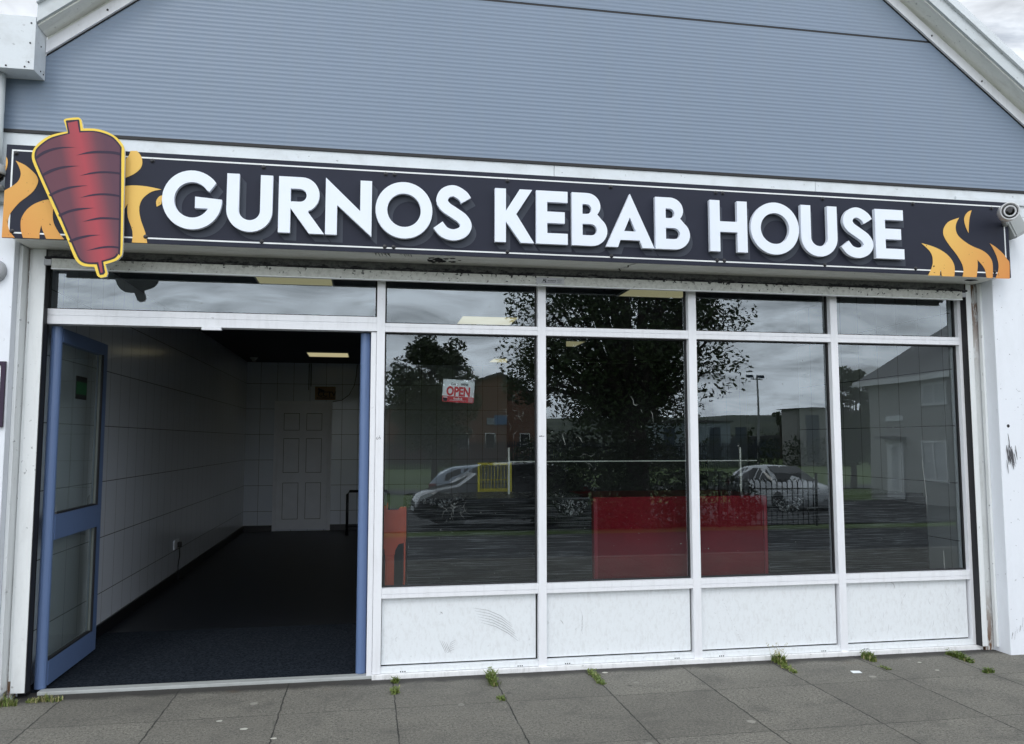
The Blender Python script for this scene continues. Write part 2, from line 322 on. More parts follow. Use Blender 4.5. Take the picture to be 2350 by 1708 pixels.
# ------------------------------------------------------------ building blocks
def wloc(o):
    v = Vector((0, 0, 0))
    while o: v += o.location; o = o.parent
    return v
def thing(name, label, cat, loc=(0, 0, 0), group=None, kind=None):
    o = bpy.data.objects.new(name, None); o.empty_display_size = .2; col.objects.link(o); o.location = loc
    tag(o, label, cat, group, kind); return o
def tag(o, label=None, cat=None, group=None, kind=None):
    if label: o['label'] = label
    if cat: o['category'] = cat
    if group: o['group'] = group
    if kind: o['kind'] = kind
    return o
class MB:
    def __init__(s): s.v = []; s.f = []
    def add(s, vs, fs):
        k = len(s.v); s.v += [tuple(p) for p in vs]; s.f += [tuple(i + k for i in f) for f in fs]; return s
    def box(s, x0, x1, y0, y1, z0, z1):
        x0, x1 = sorted((x0, x1)); y0, y1 = sorted((y0, y1)); z0, z1 = sorted((z0, z1))
        v = [(x, y, z) for z in (z0, z1) for y in (y0, y1) for x in (x0, x1)]
        return s.add(v, [(0, 2, 3, 1), (4, 5, 7, 6), (0, 1, 5, 4), (2, 6, 7, 3), (0, 4, 6, 2), (1, 3, 7, 5)])
    def hexa(s, v):   # 8 points, bottom 4 ccw, top 4 ccw
        return s.add(v, [(3, 2, 1, 0), (4, 5, 6, 7), (0, 1, 5, 4), (1, 2, 6, 5), (2, 3, 7, 6), (3, 0, 4, 7)])
    def quad(s, a, b, c, d): return s.add([a, b, c, d], [(0, 1, 2, 3)])
    def prism(s, loops, d0, d1, axis='y', sides=True, back=True):
        """outline (with holes) in two axes, thickness along the third; d0 is the near face"""
        if not isinstance(loops[0][0], (tuple, list)): loops = [loops]
        def P(p, d):
            if axis == 'y': return (p[0], d, p[1])
            if axis == 'x': return (d, p[0], p[1])
            return (p[0], p[1], d)
        tris = tessellate_polygon([[Vector((p[0], p[1], 0)) for p in l] for l in loops])
        flat = [p for l in loops for p in l]; n = len(flat)
        vs = [P(p, d0) for p in flat]; fs = [tuple(t_) for t_ in tris]
        if back or sides: vs += [P(p, d1) for p in flat]
        if back: fs += [tuple(i + n for i in reversed(t_)) for t_ in tris]
        if sides:
            k = 0
            for l in loops:
                m = len(l)
                for i in range(m): fs.append((k + i, k + (i + 1) % m, n + k + (i + 1) % m, n + k + i))
                k += m
        return s.add(vs, fs)
    def tube(s, pts, r, n=10, caps=True, flat=1.0):
        pts = [Vector(p) for p in pts]; rs = r if isinstance(r, (list, tuple)) else [r] * len(pts)
        rings = []; prev = None
        for i, p in enumerate(pts):
            d = (pts[min(i + 1, len(pts) - 1)] - pts[max(i - 1, 0)]).normalized()
            up = Vector((0, 0, 1)) if abs(d.z) < .9 else Vector((1, 0, 0))
            a = d.cross(up).normalized(); b = a.cross(d)
            rings.append([p + (a * math.cos(q) + b * math.sin(q) * flat) * rs[i] for q in [2 * math.pi * k / n for k in range(n)]])
        vs = [q for g in rings for q in g]; fs = []
        for i in range(len(pts) - 1):
            for k in range(n): fs.append((i * n + k, i * n + (k + 1) % n, (i + 1) * n + (k + 1) % n, (i + 1) * n + k))
        if caps: fs.append(tuple(reversed(range(n)))); fs.append(tuple((len(pts) - 1) * n + k for k in range(n)))
        return s.add(vs, fs)
    def lathe(s, c, axis, prof, n=20):
        """prof: (distance along axis, radius)"""
        ax = Vector(axis).normalized(); up = Vector((0, 0, 1)) if abs(ax.z) < .9 else Vector((1, 0, 0))
        a = ax.cross(up).normalized(); b = a.cross(ax); c = Vector(c); vs = []; fs = []
        for d_, r_ in prof:
            for k in range(n):
                q = 2 * math.pi * k / n; vs.append(c + ax * d_ + (a * math.cos(q) + b * math.sin(q)) * r_)
        for i in range(len(prof) - 1):
            for k in range(n): fs.append((i * n + k, i * n + (k + 1) % n, (i + 1) * n + (k + 1) % n, (i + 1) * n + k))
        fs.append(tuple(reversed(range(n)))); fs.append(tuple((len(prof) - 1) * n + k for k in range(n)))
        return s.add(vs, fs)
    def stroke(s, pts, w, y, axis='y'):
        """flat ribbon on a wall, tapering at its ends; pts in (x, z)"""
        n = len(pts)
        for i in range(n - 1):
            (x0, z0), (x1, z1) = pts[i], pts[i + 1]; dx, dz = x1 - x0, z1 - z0; l = math.hypot(dx, dz) or 1
            nx, nz = -dz / l, dx / l
            w0 = w * (.35 if i == 0 else 1) / 2; w1 = w * (.35 if i == n - 2 else 1) / 2
            q = [(x0 + nx * w0, z0 + nz * w0), (x0 - nx * w0, z0 - nz * w0), (x1 - nx * w1, z1 - nz * w1), (x1 + nx * w1, z1 + nz * w1)]
            yy = y - .00002 * i
            s.add([(a, yy, b) if axis == 'y' else (yy, a, b) for a, b in q], [(0, 1, 2, 3)])
        return s
    def build(s, name, mat, parent=None, bevel=0, smooth=False, recalc=True):
        off = wloc(parent) if parent else Vector((0, 0, 0))
        me = bpy.data.meshes.new(name); me.from_pydata([(p[0] - off.x, p[1] - off.y, p[2] - off.z) for p in s.v], [], s.f)
        if recalc or bevel:
            bm = bmesh.new(); bm.from_mesh(me)
            if recalc: bmesh.ops.recalc_face_normals(bm, faces=bm.faces)
            if bevel:
                es = [e for e in bm.edges if len(e.link_faces) == 2 and e.calc_face_angle(0) > .6]
                bmesh.ops.bevel(bm, geom=es, offset=bevel, segments=2, profile=.7, affect='EDGES')
            bm.to_mesh(me); bm.free()
        if smooth:
            for p in me.polygons: p.use_smooth = True
        me.materials.append(mat); o = bpy.data.objects.new(name, me); col.objects.link(o)
        if parent: o.parent = parent
        return o
def box(name, mat, parent, *a, bevel=0): return MB().box(*a).build(name, mat, parent, bevel)
def smoothed(pts, sub=3, corner=50):
    out = []; n = len(pts)
    def ang(i):
        a, b, c = Vector(pts[i - 1]), Vector(pts[i]), Vector(pts[(i + 1) % n])
        u, v = b - a, c - b
        return math.degrees(u.angle(v)) if u.length and v.length else 180
    sh = [ang(i) > corner for i in range(n)]
    for i in range(n):
        p0, p1, p2, p3 = [Vector(pts[(i + k) % n]) for k in (-1, 0, 1, 2)]
        if sh[i]: p0 = p1
        if sh[(i + 1) % n]: p3 = p2
        for k in range(sub):
            t_ = k / sub; q = .5 * ((2 * p1) + (p2 - p0) * t_ + (2 * p0 - 5 * p1 + 4 * p2 - p3) * t_ ** 2 + (3 * p1 - p0 - 3 * p2 + p3) * t_ ** 3)
            if (sh[i] and sh[(i + 1) % n]) and k: continue
            out.append((q.x, q.y))
    return out
def text_mesh(s, size, font_bold=0, sx=1.0, shear=0):
    cu = bpy.data.curves.new('text', 'FONT'); cu.body = s; cu.size = size; cu.offset = font_bold; cu.shear = shear; cu.resolution_u = 3
    cu.align_x = 'CENTER'; cu.align_y = 'CENTER'
    o = bpy.data.objects.new('text', cu); col.objects.link(o); dg = bpy.context.evaluated_depsgraph_get(); dg.update()
    me = bpy.data.meshes.new_from_object(o.evaluated_get(dg)); bpy.data.objects.remove(o); bpy.data.curves.remove(cu)
    vs = [(v.co.x * sx, v.co.y) for v in me.vertices]; fs = [tuple(p.vertices) for p in me.polygons]; bpy.data.meshes.remove(me)
    return vs, fs
def write(name, s, size, cx, cz, y, mat, parent, bold=0, sx=1.0, shear=0, rot=0.0):
    vs, fs = text_mesh(s, size, bold, sx, shear); c, q = math.cos(rot), math.sin(rot)
    mb = MB(); mb.add([(cx + a_ * c - b_ * q, y, cz + a_ * q + b_ * c) for a_, b_ in vs], fs)
    return mb.build(name, mat, parent, recalc=False)

FLAMES= {'a': [(-1.9746, 2.7865), (-1.9378, 2.8124), (-1.9115, 2.8378), (-1.8991, 2.8676), (-1.899, 2.8967), (-1.913, 2.9336), (-1.927, 2.9567), (-1.8825, 2.9372), (-1.8506, 2.9133), (-1.8215, 2.8841), (-1.8086, 2.8574), (-1.8099, 2.8333), (-1.8266, 2.7946), (-1.8588, 2.7587), (-1.894, 2.7261), (-1.9255, 2.6837), (-1.9436, 2.6489), (-1.9499, 2.6079), (-1.9431, 2.5744), (-1.9281, 2.5481), (-1.9104, 2.5262), (-1.9756, 2.5257)], 'b': [(-1.9757, 2.977), (-1.9679, 2.9611), (-1.9658, 2.9372), (-1.97, 2.9096), (-1.9748, 2.8956)], 'c': [(-1.8693, 2.5271), (-1.88, 2.5604), (-1.8848, 2.5975), (-1.8834, 2.6315), (-1.8697, 2.6661), (-1.8467, 2.6979), (-1.8111, 2.7254), (-1.7566, 2.7471), (-1.7191, 2.7388), (-1.7253, 2.6699), (-1.7184, 2.619), (-1.693, 2.569), (-1.6602, 2.5278), (-1.7529, 2.5271), (-1.7735, 2.5755), (-1.7809, 2.6024), (-1.7869, 2.5647), (-1.7867, 2.5273)], 'd': [(-1.3622, 3.0002), (-1.3449, 3.0246), (-1.3385, 3.0497), (-1.3032, 3.052), (-1.2807, 3.022), (-1.2732, 2.9824), (-1.2841, 2.9484), (-1.3165, 2.9165), (-1.3593, 2.8928), (-1.3832, 2.9159), (-1.3858, 2.9821)], 'e': [(-1.3803, 2.8399), (-1.3201, 2.8519), (-1.2409, 2.8497), (-1.1656, 2.8366), (-1.2154, 2.8225), (-1.254, 2.7906), (-1.2741, 2.7564), (-1.2796, 2.7098), (-1.2672, 2.651), (-1.2435, 2.5863), (-1.2304, 2.5257), (-1.311, 2.5255), (-1.3104, 2.5898), (-1.3375, 2.6674), (-1.3427, 2.7264), (-1.3404, 2.7463), (-1.3574, 2.7158), (-1.3755, 2.7148)], 'f': [(-1.1596, 2.8036), (-1.1777, 2.7947), (-1.192, 2.7673), (-1.1879, 2.7357), (-1.1639, 2.7522)], 'g': [(3.6157, 2.735), (3.6826, 2.7212), (3.7448, 2.7004), (3.8008, 2.6687), (3.8392, 2.6284), (3.8556, 2.5872), (3.8554, 2.5506), (3.8508, 2.5181), (3.7574, 2.5168), (3.7543, 2.5469), (3.7494, 2.5623), (3.7426, 2.5194), (3.6544, 2.5183), (3.6807, 2.5649), (3.6942, 2.607), (3.6908, 2.6538), (3.6696, 2.6894)], 'h': [(3.908, 2.9223), (3.8844, 2.8826), (3.8781, 2.8401), (3.8945, 2.7987), (3.9449, 2.7588), (4.0017, 2.7296), (4.0708, 2.7061), (4.1162, 2.6763), (4.1434, 2.6351), (4.1475, 2.5825), (4.1414, 2.518), (4.0955, 2.5174), (4.0867, 2.5697), (4.0652, 2.6057), (4.0319, 2.6386), (4.0323, 2.5939), (4.0194, 2.5184), (3.9117, 2.5187), (3.9222, 2.5531), (3.916, 2.6), (3.8815, 2.6615), (3.827, 2.7274), (3.7894, 2.7835), (3.7828, 2.8252), (3.7992, 2.8627), (3.8357, 2.8961)], 'i': [(4.0065, 2.9787), (3.9892, 2.93), (3.9807, 2.8819), (3.9745, 2.8208), (3.9561, 2.8596), (3.9458, 2.9067), (3.9545, 2.9389), (3.9794, 2.9667)], 'j': [(4.1338, 2.7564), (4.1785, 2.7318), (4.2295, 2.6915), (4.2627, 2.6504), (4.2778, 2.6245), (4.2727, 2.5184), (4.1631, 2.5167), (4.1868, 2.5681), (4.1925, 2.6159), (4.1807, 2.6683), (4.1598, 2.7151)]}
KEBAB= {'yellow': [(-1.6759, 3.1842), (-1.664, 3.1952), (-1.6076, 3.2059), (-1.5939, 3.202), (-1.5853, 3.1906), (-1.5752, 3.1449), (-1.5182, 3.1482), (-1.4631, 3.1387), (-1.4128, 3.1149), (-1.3757, 3.0811), (-1.3598, 3.0519), (-1.3551, 3.0159), (-1.3521, 2.8955), (-1.3489, 2.668), (-1.345, 2.4661), (-1.3562, 2.4301), (-1.3771, 2.4086), (-1.4305, 2.3871), (-1.416, 2.3365), (-1.4223, 2.3186), (-1.4517, 2.3111), (-1.4683, 2.3211), (-1.4864, 2.3708), (-1.5295, 2.3715), (-1.5621, 2.3838), (-1.5904, 2.4207), (-1.6381, 2.5359), (-1.6853, 2.6395), (-1.7383, 2.7546), (-1.7855, 2.8582), (-1.8211, 2.9389), (-1.8283, 2.9799), (-1.8193, 3.0161), (-1.7893, 3.0567), (-1.7376, 3.096), (-1.6554, 3.1225)], 'dark': [(-1.665, 3.1807), (-1.6609, 3.1852), (-1.6017, 3.1937), (-1.596, 3.1868), (-1.5871, 3.1302), (-1.5176, 3.135), (-1.4626, 3.1249), (-1.4179, 3.1055), (-1.3835, 3.0685), (-1.3716, 3.0451), (-1.3713, 3.0088), (-1.3557, 2.4893), (-1.365, 2.4475), (-1.3857, 2.4201), (-1.4418, 2.4002), (-1.4287, 2.3419), (-1.4363, 2.3299), (-1.4524, 2.3275), (-1.4579, 2.332), (-1.4736, 2.3854), (-1.5193, 2.3854), (-1.5519, 2.3959), (-1.5745, 2.4243), (-1.6219, 2.5308), (-1.6752, 2.6518), (-1.7282, 2.7669), (-1.7755, 2.8706), (-1.8081, 2.9456), (-1.8148, 2.9748), (-1.8085, 3.0109), (-1.7808, 3.0454), (-1.7317, 3.0844), (-1.6513, 3.1138)], 'red': [(-1.6548, 3.1706), (-1.6056, 3.1843), (-1.5931, 3.1196), (-1.5173, 3.1272), (-1.465, 3.1163), (-1.4231, 3.0973), (-1.3916, 3.0649), (-1.3797, 3.0415), (-1.3796, 3.0083), (-1.3666, 2.4888), (-1.3734, 2.4531), (-1.3915, 2.4287), (-1.4512, 2.4057), (-1.4411, 2.3414), (-1.4512, 2.3381), (-1.466, 2.3975), (-1.5197, 2.3942), (-1.5469, 2.4048), (-1.5668, 2.4304), (-1.6112, 2.5313), (-1.6645, 2.6523), (-1.7187, 2.7674), (-1.7659, 2.8712), (-1.8002, 2.9461), (-1.8058, 2.9754), (-1.8002, 3.0054), (-1.7751, 3.038), (-1.7286, 3.0745), (-1.6403, 3.1104)]}
CUTS= [[(-1.8091, 2.9663), (-1.7759, 2.9981), (-1.7236, 3.0223), (-1.6704, 3.0329), (-1.6085, 3.0345), (-1.6701, 3.0258), (-1.723, 3.0092), (-1.77, 2.9836), (-1.8032, 2.9548)], [(-1.7755, 2.8706), (-1.7342, 2.8997), (-1.6816, 2.9207), (-1.639, 2.9281), (-1.5852, 2.9313), (-1.6386, 2.9203), (-1.6863, 2.9056), (-1.7334, 2.882), (-1.7696, 2.8591)], [(-1.7333, 2.7607), (-1.6866, 2.7899), (-1.6339, 2.8106), (-1.5912, 2.8189), (-1.5374, 2.8237), (-1.5909, 2.8112), (-1.6387, 2.7967), (-1.6859, 2.7751), (-1.7249, 2.7524)], [(-1.6805, 2.6515), (-1.6335, 2.6774), (-1.5912, 2.6914), (-1.5537, 2.6963), (-1.5009, 2.699), (-1.5534, 2.6874), (-1.5959, 2.6764), (-1.6329, 2.6627), (-1.672, 2.6402)], [(-1.621, 2.5103), (-1.5843, 2.5295), (-1.5366, 2.5434), (-1.5045, 2.5478), (-1.4586, 2.5499), (-1.5042, 2.5408), (-1.5414, 2.5297), (-1.5784, 2.5163), (-1.6125, 2.5007)], [(-1.6012, 2.9901), (-1.556, 3.0091), (-1.513, 3.0203), (-1.4586, 3.0244), (-1.4038, 3.0237), (-1.375, 3.0177), (-1.3744, 3.0026), (-1.4142, 3.0091), (-1.4635, 3.0102), (-1.5124, 3.0071), (-1.5556, 3.0002)], [(-1.5775, 2.8763), (-1.5296, 2.8958), (-1.4757, 2.9074), (-1.4212, 2.9094), (-1.3729, 2.9063), (-1.3724, 2.8943), (-1.4208, 2.8986), (-1.4753, 2.8966), (-1.5292, 2.8869)], [(-1.5723, 2.7528), (-1.5245, 2.7721), (-1.4707, 2.7827), (-1.4163, 2.7839), (-1.3696, 2.7775), (-1.3708, 2.7672), (-1.4158, 2.772), (-1.4703, 2.772), (-1.5241, 2.7632)], [(-1.5532, 2.6194), (-1.5081, 2.6375), (-1.4653, 2.6485), (-1.411, 2.65), (-1.3662, 2.6463), (-1.3658, 2.6373), (-1.4106, 2.6393), (-1.4648, 2.6367), (-1.5078, 2.6287)], [(-1.5277, 2.4585), (-1.48, 2.4769), (-1.4372, 2.4876), (-1.3939, 2.4906), (-1.3622, 2.4873), (-1.3618, 2.4772), (-1.4043, 2.4801), (-1.4475, 2.4748), (-1.485, 2.4673)]]

# ------------------------------------------------------------ ground
GZ = lambda y: 0 if y > -5 else max(-.86, -.16 - (-y - 5) * .046)
def sheet(name, x0, x1, ys, dz, mat, kind='structure', zf=GZ):
    mb = MB(); k = []
    xs = [x0 + (x1 - x0) * i / 8 for i in range(9)]
    for y in ys: k.append([(x, y, zf(y) + dz) for x in xs])
    vs = [p for r in k for p in r]; fs = [(r * 9 + i, r * 9 + i + 1, (r + 1) * 9 + i + 1, (r + 1) * 9 + i) for r in range(len(ys) - 1) for i in range(8)]
    mb.add(vs, fs); return tag(mb.build(name, mat), kind=kind)
ys = [30, 0, -4.9, -5.05, -10, -14, -18, -22, -23.8, -26, -60, -200, -700, -2500]
gz = lambda y: (-.30 if y > -5 else max(-.86, -.16 - (-y - 5) * .046) - .02)
sheet('ground', -1800, 1800, ys, 0, M['grass'], zf=gz)
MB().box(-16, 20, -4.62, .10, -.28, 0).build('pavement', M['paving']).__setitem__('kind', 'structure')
MB().box(-16, 20, -4.76, -4.622, -.28, .004).build('kerb', M['kerb'], bevel=.01).__setitem__('kind', 'structure')
sheet('road', -60, 80, [-4.765, -5.0, -7, -10.6], .004, M['asphalt'], zf=lambda y: -.13 - (-y - 4.76) * .046)
sheet('car_park', -20, 60, [-12.6, -14, -18, -22, -23.7], .004, M['asphalt'], zf=lambda y: max(-.86, -.16 - (-y - 5) * .046))
sheet('far_road', -200, 200, [-31, -34], .03, M['asphalt'], zf=lambda y: -.86)
mb = MB(); n_ = 90; top = []
for i in range(n_ + 1):
    x = -1200 + 3400 * i / n_; h = 30 + 14 * noise.noise((x / 330, 2, 0)) + 5 * noise.noise((x / 70, 5, 0)) - max(0, x - 350) * .018
    top.append((x, h))
vs = []; rows = 5
for r_ in range(rows):
    f = r_ / (rows - 1)
    for x, h in top: vs.append((x, -520 - 380 * f, -1.5 + (h + 1.5) * (f ** .8)))
for x, h in top: vs.append((x, -1500, h * .7))
fs = [(r_ * (n_ + 1) + i, r_ * (n_ + 1) + i + 1, (r_ + 1) * (n_ + 1) + i + 1, (r_ + 1) * (n_ + 1) + i) for r_ in range(rows) for i in range(n_)]
mb.add(vs, fs); tag(mb.build('hills', M['hill'], smooth=True), kind='structure')

# ------------------------------------------------------------ shop building
B = thing('shop_building', 'white fronted shop unit with blue grey ribbed gable above a glazed shopfront', 'building')
APX = 1.372; SL = .79
def rake(z, o=0):        # half width of the gable at height z
    return (6.17 - z) / SL + o
# cladding: real ribs
def cladding(z0, z1, name):
    mb = MB(); P_ = .0262; n = int((z1 - z0) / (P_ / 6)); rows = []
    for i in range(n + 1):
        z = z0 + (z1 - z0) * i / n; hw = rake(z)
        xl, xr = (APX - hw, APX + hw) if z > 3.50 else (-5.5, 8.0)
        ph = (z / P_) % 1; h = .0014 * (1 - abs(math.cos(math.pi * ph)) ** 1.6)
        rows.append(((xl, -.170 - h, z), (xr, -.170 - h, z)))
    vs = [p for r_ in rows for p in r_]; mb.add(vs, [(2 * i, 2 * i + 1, 2 * i + 3, 2 * i + 2) for i in range(n)])
    return mb.build(name, M['clad'], B, recalc=False)
cladding(3.176, 4.206, 'cladding_sheet'); cladding(4.221, 6.16, 'cladding_sheet')
box('cladding_joint', M['black'], B, APX - rake(4.2) , APX + rake(4.2), -.168, -.150, 4.204, 4.223)
MB().prism([(-5.5, 3.12), (8, 3.12), (8, 3.5), (APX + rake(3.5), 3.5), (APX, 6.17), (APX - rake(3.5), 3.5), (-5.5, 3.5)], -.150, .10).build('gable_wall', M['gap'], B)
box('drip_flashing', M['black'], B, -5.5, 8, -.190, -.150, 3.158, 3.176)
box('trim_band', M['trim'], B, -5.5, 1.135, -.182, -.150, 2.96, 3.157, bevel=.002)
box('trim_band', M['trim'], B, 1.138, 2.93, -.182, -.150, 2.96, 3.157, bevel=.002)
box('trim_band', M['trim'], B, 2.933, 8, -.182, -.150, 2.96, 3.157, bevel=.002)
tr = box('cable_trunking', M['trim'], B, 3.98, 5.2, -.196, -.183, 3.066, 3.108, bevel=.002)
# verge trims: flat strip on the cladding, bargeboard, outer capping
def strip(side, o0, o1, y0, y1, name, mat):
    """band parallel to the rake between two perpendicular offsets (outwards positive)"""
    cs = 1 / math.cos(math.atan(SL)); pts = []
    def X(z, o): return APX + side * (rake(z) + o * cs / SL * 1.0)
    zb, zt = 3.47, 6.05
    if side < 0:
        zs = [6.17 - (APX + 1.846 - o * cs / SL) * SL for o in (o0, o1)]; a = [(-1.846, zs[0]), (-1.846, zs[1]), (X(zt, o1), zt), (X(zt, o0), zt)]
    else: a = [(X(zb, o0), zb), (X(zb, o1), zb), (X(zt, o1), zt), (X(zt, o0), zt)]
    # close at the apex
    return MB().prism(a, y0, y1).build(name, mat, B, bevel=.002)
for sd in (-1, 1):
    strip(sd, -.004, .002, -.177, -.15, 'edge_gasket', M['black'])
    strip(sd, .002, .062, -.192, -.16, 'verge_trim', M['frame'])
    strip(sd, .062, .082, -.176, -.15, 'verge_gap', M['soffit'])
    strip(sd, .082, .092, -.310, -.15, 'verge_soffit', M['soffit'])
    strip(sd, .092, .172, -.330, -.16, 'bargeboard', M['barge'])
    strip(sd, .172, .225, -.352, -.16, 'verge_cap', M['trim'])
    cs = math.cos(math.atan(SL)); sn = math.sin(math.atan(SL))
    for k in range(9):
        zc = 3.62 + k * .30 + (0.03 if sd > 0 else 0); xc = APX + sd * (rake(zc) + .030 / cs / SL)
        MB().lathe((xc, -.192, zc), (0, -1, 0), [(0, .0065), (.004, .0065), (.007, .003)], 8).build('bolt', M['screw'], B)
# roof
for sd in (-1, 1):
    a = Vector((APX, 0, 6.17 + .25)); hw_ = 4.6 if sd > 0 else 3.215; b_ = Vector((APX + sd * hw_, 0, 6.42 - hw_ * SL)); 
    MB().prism([(a.x, a.z - .22), (b_.x, b_.z - .22), (b_.x, b_.z), (a.x, a.z)], -.148, 9.2).build('roof', M['slate'], B)
# boxed eaves at the left
eb = MB().prism([(-.330, 3.775), (-.330, 3.468), (-.172, 3.475), (-.172, 3.79)], -5.5, -1.849, axis='x').build('eaves_box', M['trim'], B, bevel=.003)
for x_, z_ in ((-1.872, 3.735), (-1.873, 3.62), (-1.876, 3.51), (-1.895, 3.482), (-1.99, 3.482)):
    MB().lathe((x_, -.330, z_), (0, -1, 0), [(0, .0048), (.003, .0048), (.0045, .002)], 8).build('bolt', M['screw'], eb)
for y_, z_ in ((-.20, 3.50), (-.24, 3.50), (-.25, 3.64)):
    MB().lathe((-1.849, y_, z_), (1, 0, 0), [(0, .0045), (.003, .0045), (.0045, .002)], 8).build('bolt', M['screw'], eb)
# front walls either side and over the window
box('wall', M['wall'], B, 4.243, 9, -.178, .30, -.02, 2.96, bevel=.006)
box('wall', M['wall'], B, -6, -1.957, -.178, .30, -.02, 2.96, bevel=.006)
box('lintel', M['gap'], B, -1.957, 4.243, .02, .30, 2.50, 3.12)
box('reveal_strip', M['guide'], B, -1.955, -1.936, -.120, -.02, .05, 2.525, bevel=.002)
box('reveal_strip', M['rusty'], B, -1.938, -1.912, -.032, .02, .0, 2.525)
box('reveal_strip', M['guide'], B, 4.226, 4.2425, -.078, -.050, .03, 2.525, bevel=.002)
box('reveal_strip', M['rusty'], B, 4.181, 4.2425, -.030, .02, .0, 2.525)
gl = box('shutter_guide', M['guide'], B, -1.915, -1.842, -.050, .02, .035, 2.525, bevel=.003)
box('side_flange', M['guide'], gl, -1.928, -1.9165, -.044, -.02, .10, 2.52)
box('shutter_slot', M['black'], B, 4.1355, 4.1405, -.047, .010, .03, 2.525); box('shutter_slot', M['black'], B, -1.8415, -1.8375, -.047, .010, .03, 2.525)
gr = box('shutter_guide', M['guide'], B, 4.141, 4.180, -.050, .02, .03, 2.525, bevel=.003)
box('jamb_shadow_gap', M['gap'], B, 4.150, 4.200, .012, .06, 0, 2.5)
box('jamb_shadow_gap', M['gap'], B, -1.90, -1.850, .012, .06, 0, 2.5)
# fascia box and rolled shutter
box('fascia_box', M['soffit'], B, -1.930, 4.215, -.292, -.012, 2.526, 3.02, bevel=.003)
sh = MB().box(-1.85, 4.15, -.040, -.020, 2.478, 2.526).build('shutter_curtain', M['curtain'], B)
MB().tube([(-1.846, -.052, 2.476), (4.146, -.052, 2.476)], .0075, 8).build('shutter_lip', M['curtain'], sh)
bb = box('bottom_bar', M['mildew'], sh, -1.80, 4.085, -.082, -.055, 2.410, 2.466, bevel=.003)
box('end_lock', M['grey'], sh, 4.088, 4.120, -.078, -.055, 2.428, 2.458, bevel=.003)
box('end_lock', M['grey'], sh, -1.842, -1.803, -.078, -.055, 2.428, 2.462, bevel=.003)
box('bar_edge', M['guide'], sh, -1.80, 4.085, -.084, -.05, 2.4045, 2.4095)
# maker's plate on the bar
pl = box('maker_plate', M['grey'], sh, 1.040, 1.222, -.0850, -.0823, 2.416, 2.456, bevel=.0012)
write('plate_text', 'AJ', .026, 1.093, 2.438, -.0856, M['ink'], pl, bold=.0012)
write('plate_text', 'ANDREWS', .0115, 1.140, 2.436, -.0856, M['ink'], pl, bold=.0004)
MB().box(1.072, 1.165, -.0856, -.0851, 2.4245, 2.4265).box(1.176, 1.205, -.0856, -.0851, 2.444, 2.4455).box(1.173, 1.208, -.0856, -.0851, 2.4375, 2.439).box(1.180, 1.202, -.0856, -.0851, 2.431, 2.4325).box(1.173, 1.208, -.0856, -.0851, 2.4245, 2.426).build('plate_text', M['ink'], pl)
# hole and cracks in the soffit
random.seed(3)
mb = MB()
for k in range(26):
    x_ = .42 + random.gauss(0, .055); y_ = -.15 + random.gauss(0, .035); r_ = random.uniform(.006, .028)
    mb.add([(x_, y_, 2.5245 - k * .00004)] + [(x_ + r_ * random.uniform(.5, 1.3) * math.cos(q), y_ + r_ * random.uniform(.5, 1.3) * math.sin(q), 2.5245 - k * .00004) for q in [j * .7 for j in range(9)]], [(0, i + 1, (i + 1) % 9 + 1) for i in range(9)])
for k in range(14):
    x_ = .02 + k * .012 + random.uniform(-.01, .01) + (.05 if k > 8 else 0); l_ = random.uniform(.02, .11)
    mb.add([(x_, -.285, 2.5243), (x_ + .006, -.285, 2.5243), (x_ + .02 + random.uniform(-.01, .01), -.285 + l_, 2.5243)], [(0, 1, 2)])
pts = [(1.63, -.28), (1.60, -.22), (1.615, -.17), (1.57, -.12), (1.60, -.06), (1.585, -.03)]
for (a0, b0), (a1, b1) in zip(pts, pts[1:]): mb.add([(a0, b0, 2.5244), (a0 + .008, b0, 2.5244), (a1 + .008, b1, 2.5244), (a1, b1, 2.5244)], [(0, 1, 2, 3)])
mb.add([(4.03, -.20, 2.5244), (4.08, -.21, 2.5244), (4.13, -.19, 2.5244), (4.10, -.15, 2.5244), (4.04, -.16, 2.5244)], [(0, 1, 2, 3, 4)])
tag(mb.build('soffit_hole', M['gap'], B, recalc=False), kind='stuff')

# ------------------------------------------------------------ shopfront frames
FX = [(.048, .098), (1.067, 1.120), (2.089, 2.144), (3.120, 3.172)]
for i, (a, b_) in enumerate(FX): box('mullion', M['frame'], B, a, b_, 0, .085, .0 if i else .03, 2.47, bevel=.0025)
box('side_post', M['frame'], B, 4.112, 4.149, .006, .085, .03, 2.47, bevel=.002)
box('side_post', M['frame'], B, .014, .0465, .014, .085, .012, 2.097, bevel=.002)
box('base_trim', M['base'], B, .046, 4.170, -.016, .06, 0, .028, bevel=.003)
BAYS = [(.098, 1.067), (1.120, 2.089), (2.144, 3.120), (3.172, 4.112)]
frame_parts = []
def pane(win, a, b_, z0, z1, mat=None):
    g = .010
    f = MB().box(a, b_, .040, .060, z0, z0 + g).box(a, b_, .040, .060, z1 - g, z1).box(a, a + g, .040, .060, z0 + g, z1 - g).box(b_ - g, b_, .040, .060, z0 + g, z1 - g).build('gasket', M['black'], win)
    MB().quad((a + g, .050, z0 + g), (b_ - g, .050, z0 + g), (b_ - g, .050, z1 - g), (a + g, .050, z1 - g)).build('pane', mat or M['glass'], win, recalc=False)
def bar(parent, name, a, b_, z0, z1, split, y0=.002):
    m = MB().box(a + .0005, b_ - .0005, y0, .085, z0, split - .0012).box(a + .0005, b_ - .0005, y0, .085, split + .0012, z1).box(a + .0005, b_ - .0005, y0 + .004, .08, split - .0012, split + .0012)
    return m.build(name, M['frame'], parent)
